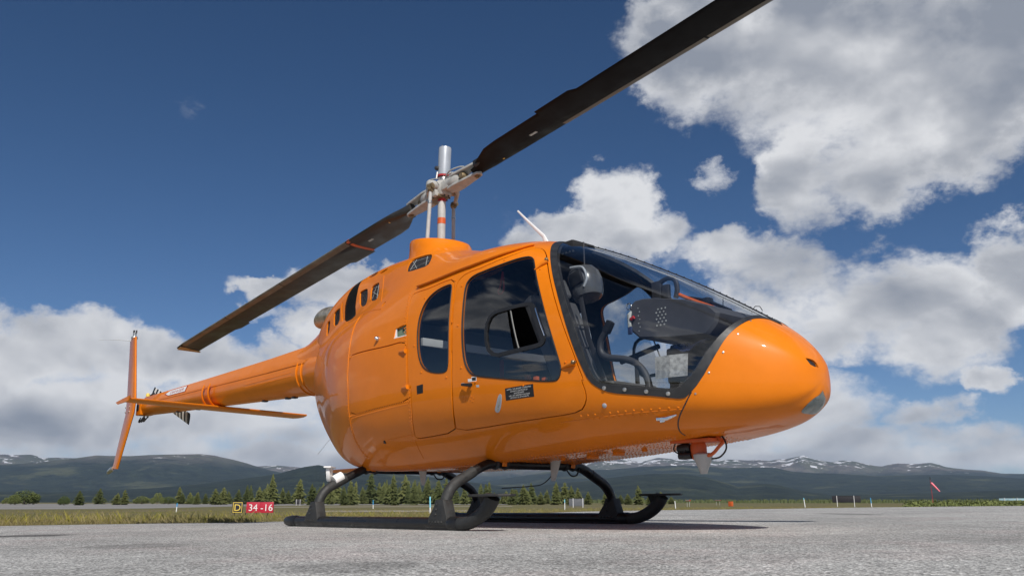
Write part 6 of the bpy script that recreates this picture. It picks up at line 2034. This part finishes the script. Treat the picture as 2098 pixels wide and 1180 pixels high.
# runway sign
sx_, sy_ = -27.838, 11.574
sg = prop(empty('taxiway_sign', (sx_, sy_, G(sx_, sy_))), 'black and red airfield sign reading D 34-16 in the grass left of the near skid', 'sign')
sg.rotation_euler = (0, 0, facing(sx_, sy_) + R(-9))
SW, SH, SZ = 1.58, .46, .16
sg.scale = (.95, .95, .95)
MB().box((-SW / 2 + .21, .06, SZ + SH / 2), (.42, .16, SH)).build('black_panel', M['signblack'], sg, bevel=.008)
MB().box((.21 - .135, .06, SZ + SH / 2), (.575, .16, SH)).build('red_panel', M['signred'], sg, bevel=.008)
MB().box((.21 + .435, .06, SZ + SH / 2), (.56, .16, SH)).build('red_panel', M['signred'], sg, bevel=.008)
MB().box((0, .06, SZ + SH + .008), (SW + .02, .18, .016)).build('sign_cap', M['signblack'], sg)
MB().prism([(-.02, SZ - .0), (.30, SZ - .0), (.17, SZ + SH), (.0, SZ + SH)], -.02, 0, Matrix(((0, 0, 1, -SW / 2 - .002), (1, 0, 0, 0), (0, 1, 0, 0), (0, 0, 0, 1)))).build('end_plate', M['signblack'], sg)
mb = MB()
for cx, cz, w_, h_ in ((-SW / 2 + .21, SZ + .025, .39, .022), (-SW / 2 + .21, SZ + SH - .025, .39, .022), (-SW / 2 + .028, SZ + SH / 2, .022, .39), (-SW / 2 + .392, SZ + SH / 2, .022, .39)):
    mb.box((cx, -.024, cz), (w_, .008, h_))
mb.build('yellow_border', M['signyellow'], sg)['kind'] = 'stuff'
for s_, cx, hgt, mk in (('D', -SW / 2 + .21, .40, 'signyellow'), ('34', -.0 + .075, .40, 'text'), ('-16', .645, .40, 'text')):
    v, f = text2d(s_)
    xs = [p[0] for p in v]; c0 = (min(xs) + max(xs)) / 2
    mb = MB()
    Vt = [(cx + (p[0] - c0) * hgt * 1.0, -.0245, SZ + .088 + p[1] * hgt) for p in v]
    link_mesh('lettering', Vt, f, M[mk], sg, smooth=False)
for k in range(4):
    MB().tube([(-SW / 2 + .08 + k * .47, .06, -.05), (-SW / 2 + .08 + k * .47, .06, SZ + .01)], .022, n=8).build('sign_leg', M['signblack'], sg)

for i, (x, y, h, top, frac, lab) in enumerate([(-44.527, 14.881, 0.529, 'bluepaint', 0.4, 'blue-topped white marker post in the grass left of the taxiway sign'), (-60.726, 38.911, 0.781, 'bluepaint', 0.55, 'small blue-topped marker post beyond the grass under the aft belly'), (-26.37, 19.65, 0.818, 'ltcyan', 0.6, 'tall cyan and white marker post left of the near skid forward leg'), (-41.429, 44.038, 0.791, 'ltcyan', 0.3, 'white marker post just left of the square back-turned sign'), (-32.91, 46.925, 0.666, 'white', 0.2, 'plain white leaning post right of the far skid toe'), (-26.523, 53.952, 0.777, 'ltcyan', 0.15, 'white leaning post left of the long black sign'), (-37.068, 87.219, 1.04, 'bluepaint', 0.55, 'blue-topped white post right of the long black sign')]):
    e = prop(empty('marker_post', (x, y, G(x, y))), lab, 'marker post', 'thin marker posts along the field edge')
    e.rotation_euler = (0, R((3, -4, -3, 0, -5, -5, -2)[i % 7]), 0)
    r_ = .028 * max(1, h / .7)
    MB().tube([(0, 0, -.05), (0, 0, h * (1 - frac))], r_, n=10).build('post', M['white'], e)
    MB().tube([(0, 0, h * (1 - frac) + .001), (0, 0, h - .01), (0, 0, h)], [r_ * 1.04, r_ * 1.04, r_ * .7], n=10).build('post_sleeve', M[top], e)
for (x, y, w_, h0, h1, legs, mk, lab) in [(-61.844, 66.936, 1.726, 0.144, 1.007, (-0.22, 0.42), 'boardgrey', 'square grey board sign seen from behind on two white posts near the far skid'), (-43.585, 94.737, 3.21, 0.545, 1.333, (-0.33, 0.27), 'signblack', 'long black board sign seen from behind on two white posts at right'), (-143.135, 75.668, 1.156, 0.193, 1.108, (-0.3, 0.3), 'signblack', 'small dark board sign in front of the conifers right of the taxiway sign'), (-39.452, 140.527, 4.383, 0.846, 1.23, (-0.33, 0.05), 'ltblue', 'pale blue flat board on white legs at the right edge')]:
    e = prop(empty('board_sign', (x, y, G(x, y))), lab, 'sign', 'airfield signs seen from behind')
    e.rotation_euler = (0, 0, facing(x, y))
    MB().box((0, .05, (h0 + h1) / 2), (w_, .14, h1 - h0)).build('sign_box', M[mk], e, bevel=.02)
    MB().box((0, -.03, h1 - .02), (w_ * 1.02, .03, .05)).build('sign_trim', M['interior'], e, bevel=.006)
    for l in legs:
        MB().tube([(l * w_, -.07, -.05), (l * w_, -.07, h1 + .02)], .035, n=8).build('sign_post', M['white'], e)
x, y, h, sx0, sz0, sx1, sz1 = (-41.609, 115.084, 3.52, 0, 3.12, 0.88, 1.97)
ws = prop(empty('windsock', (x, y, G(x, y))), 'limp faded pink windsock hanging from a thin pole at the right edge of the field', 'windsock')
ws.rotation_euler = (0, 0, facing(x, y))
MB().tube([(0, 0, -.1), (0, 0, h * .7), (0, 0, h)], [.035, .028, .022], n=8).build('pole', M['red'], ws)
MB().tube([(0, 0, h), (0, 0, h + .35)], .05, n=8).build('pole_light', M['signblack'], ws)
a_, b_ = Vector((.06, 0, sz0)), Vector((sx1 - sx0 + .1, -.1, sz1))
MB().tube([a_, a_.lerp(b_, .1), a_.lerp(b_, .4), a_.lerp(b_, .75), b_], [.13, .15, .135, .105, .075], n=12).build('sock', M['pink'], ws)
MB().tube([Vector((0, 0, sz0 + .1)), a_], .02, n=6).build('swivel_arm', M['signblack'], ws)
for nm, x, y, w_, h, lab in [('runway_light', -63.742, 90.735, 0.61, 0.881, 'left red-capped runway light unit in the grass beyond the far skid toe'), ('runway_light', -97.898, 147.885, 1.263, 1.052, 'wide red-capped runway light unit left of the orange box'), ('equipment_box', -59.902, 94.959, 0.542, 0.61, 'small orange equipment box on the far grass')]:
    e = prop(empty(nm, (x, y, G(x, y))), lab, 'box' if 'box' in nm else 'light')
    if 'box' in nm:
        MB().box((0, 0, h / 2 + .06), (w_, w_ * .7, h)).build('housing', M['orangemat'], e, bevel=.03)
        MB().box((0, 0, h + .075), (w_ * 1.05, w_ * .75, .03)).build('lid', M['orangemat'], e, bevel=.01)
        for k in (-1, 1): MB().tube([(k * w_ * .35, 0, -.05), (k * w_ * .35, 0, .1)], .03, n=8).build('leg', M['interior'], e)
    else:
        for k in (-1, 1): MB().tube([(k * w_ * .3, 0, -.05), (k * w_ * .3, 0, h - .15)], .03, n=8).build('leg', M['harness'], e)
        MB().box((0, 0, h - .07), (w_, .3, .14)).build('housing', M['red'], e, bevel=.02)
        MB().box((0, -.16, h - .02), (w_ * 1.05, .04, .05)).build('visor', M['offwhite'], e)

# ==================================================================== AIR
HZ = 3.4e-5
if HZ > 0:
    hm_ = bpy.data.materials.new('thin_mountain_haze')
    hm_.use_nodes = True
    t = NT(hm_.node_tree)
    out = t.n('ShaderNodeOutputMaterial')
    pv = t.n('ShaderNodeVolumePrincipled')
    pv.inputs['Color'].default_value = (.54, .73, 1.0, 1)
    pv.inputs['Density'].default_value = HZ
    pv.inputs['Anisotropy'].default_value = .2
    t.put(out.inputs['Volume'], pv.outputs[0])
    hb = MB().box((0, 0, (peak + 8) / 2), (33000, 33000, peak + 22)).build('haze', hm_, smooth=False)
    hb['kind'] = 'stuff'
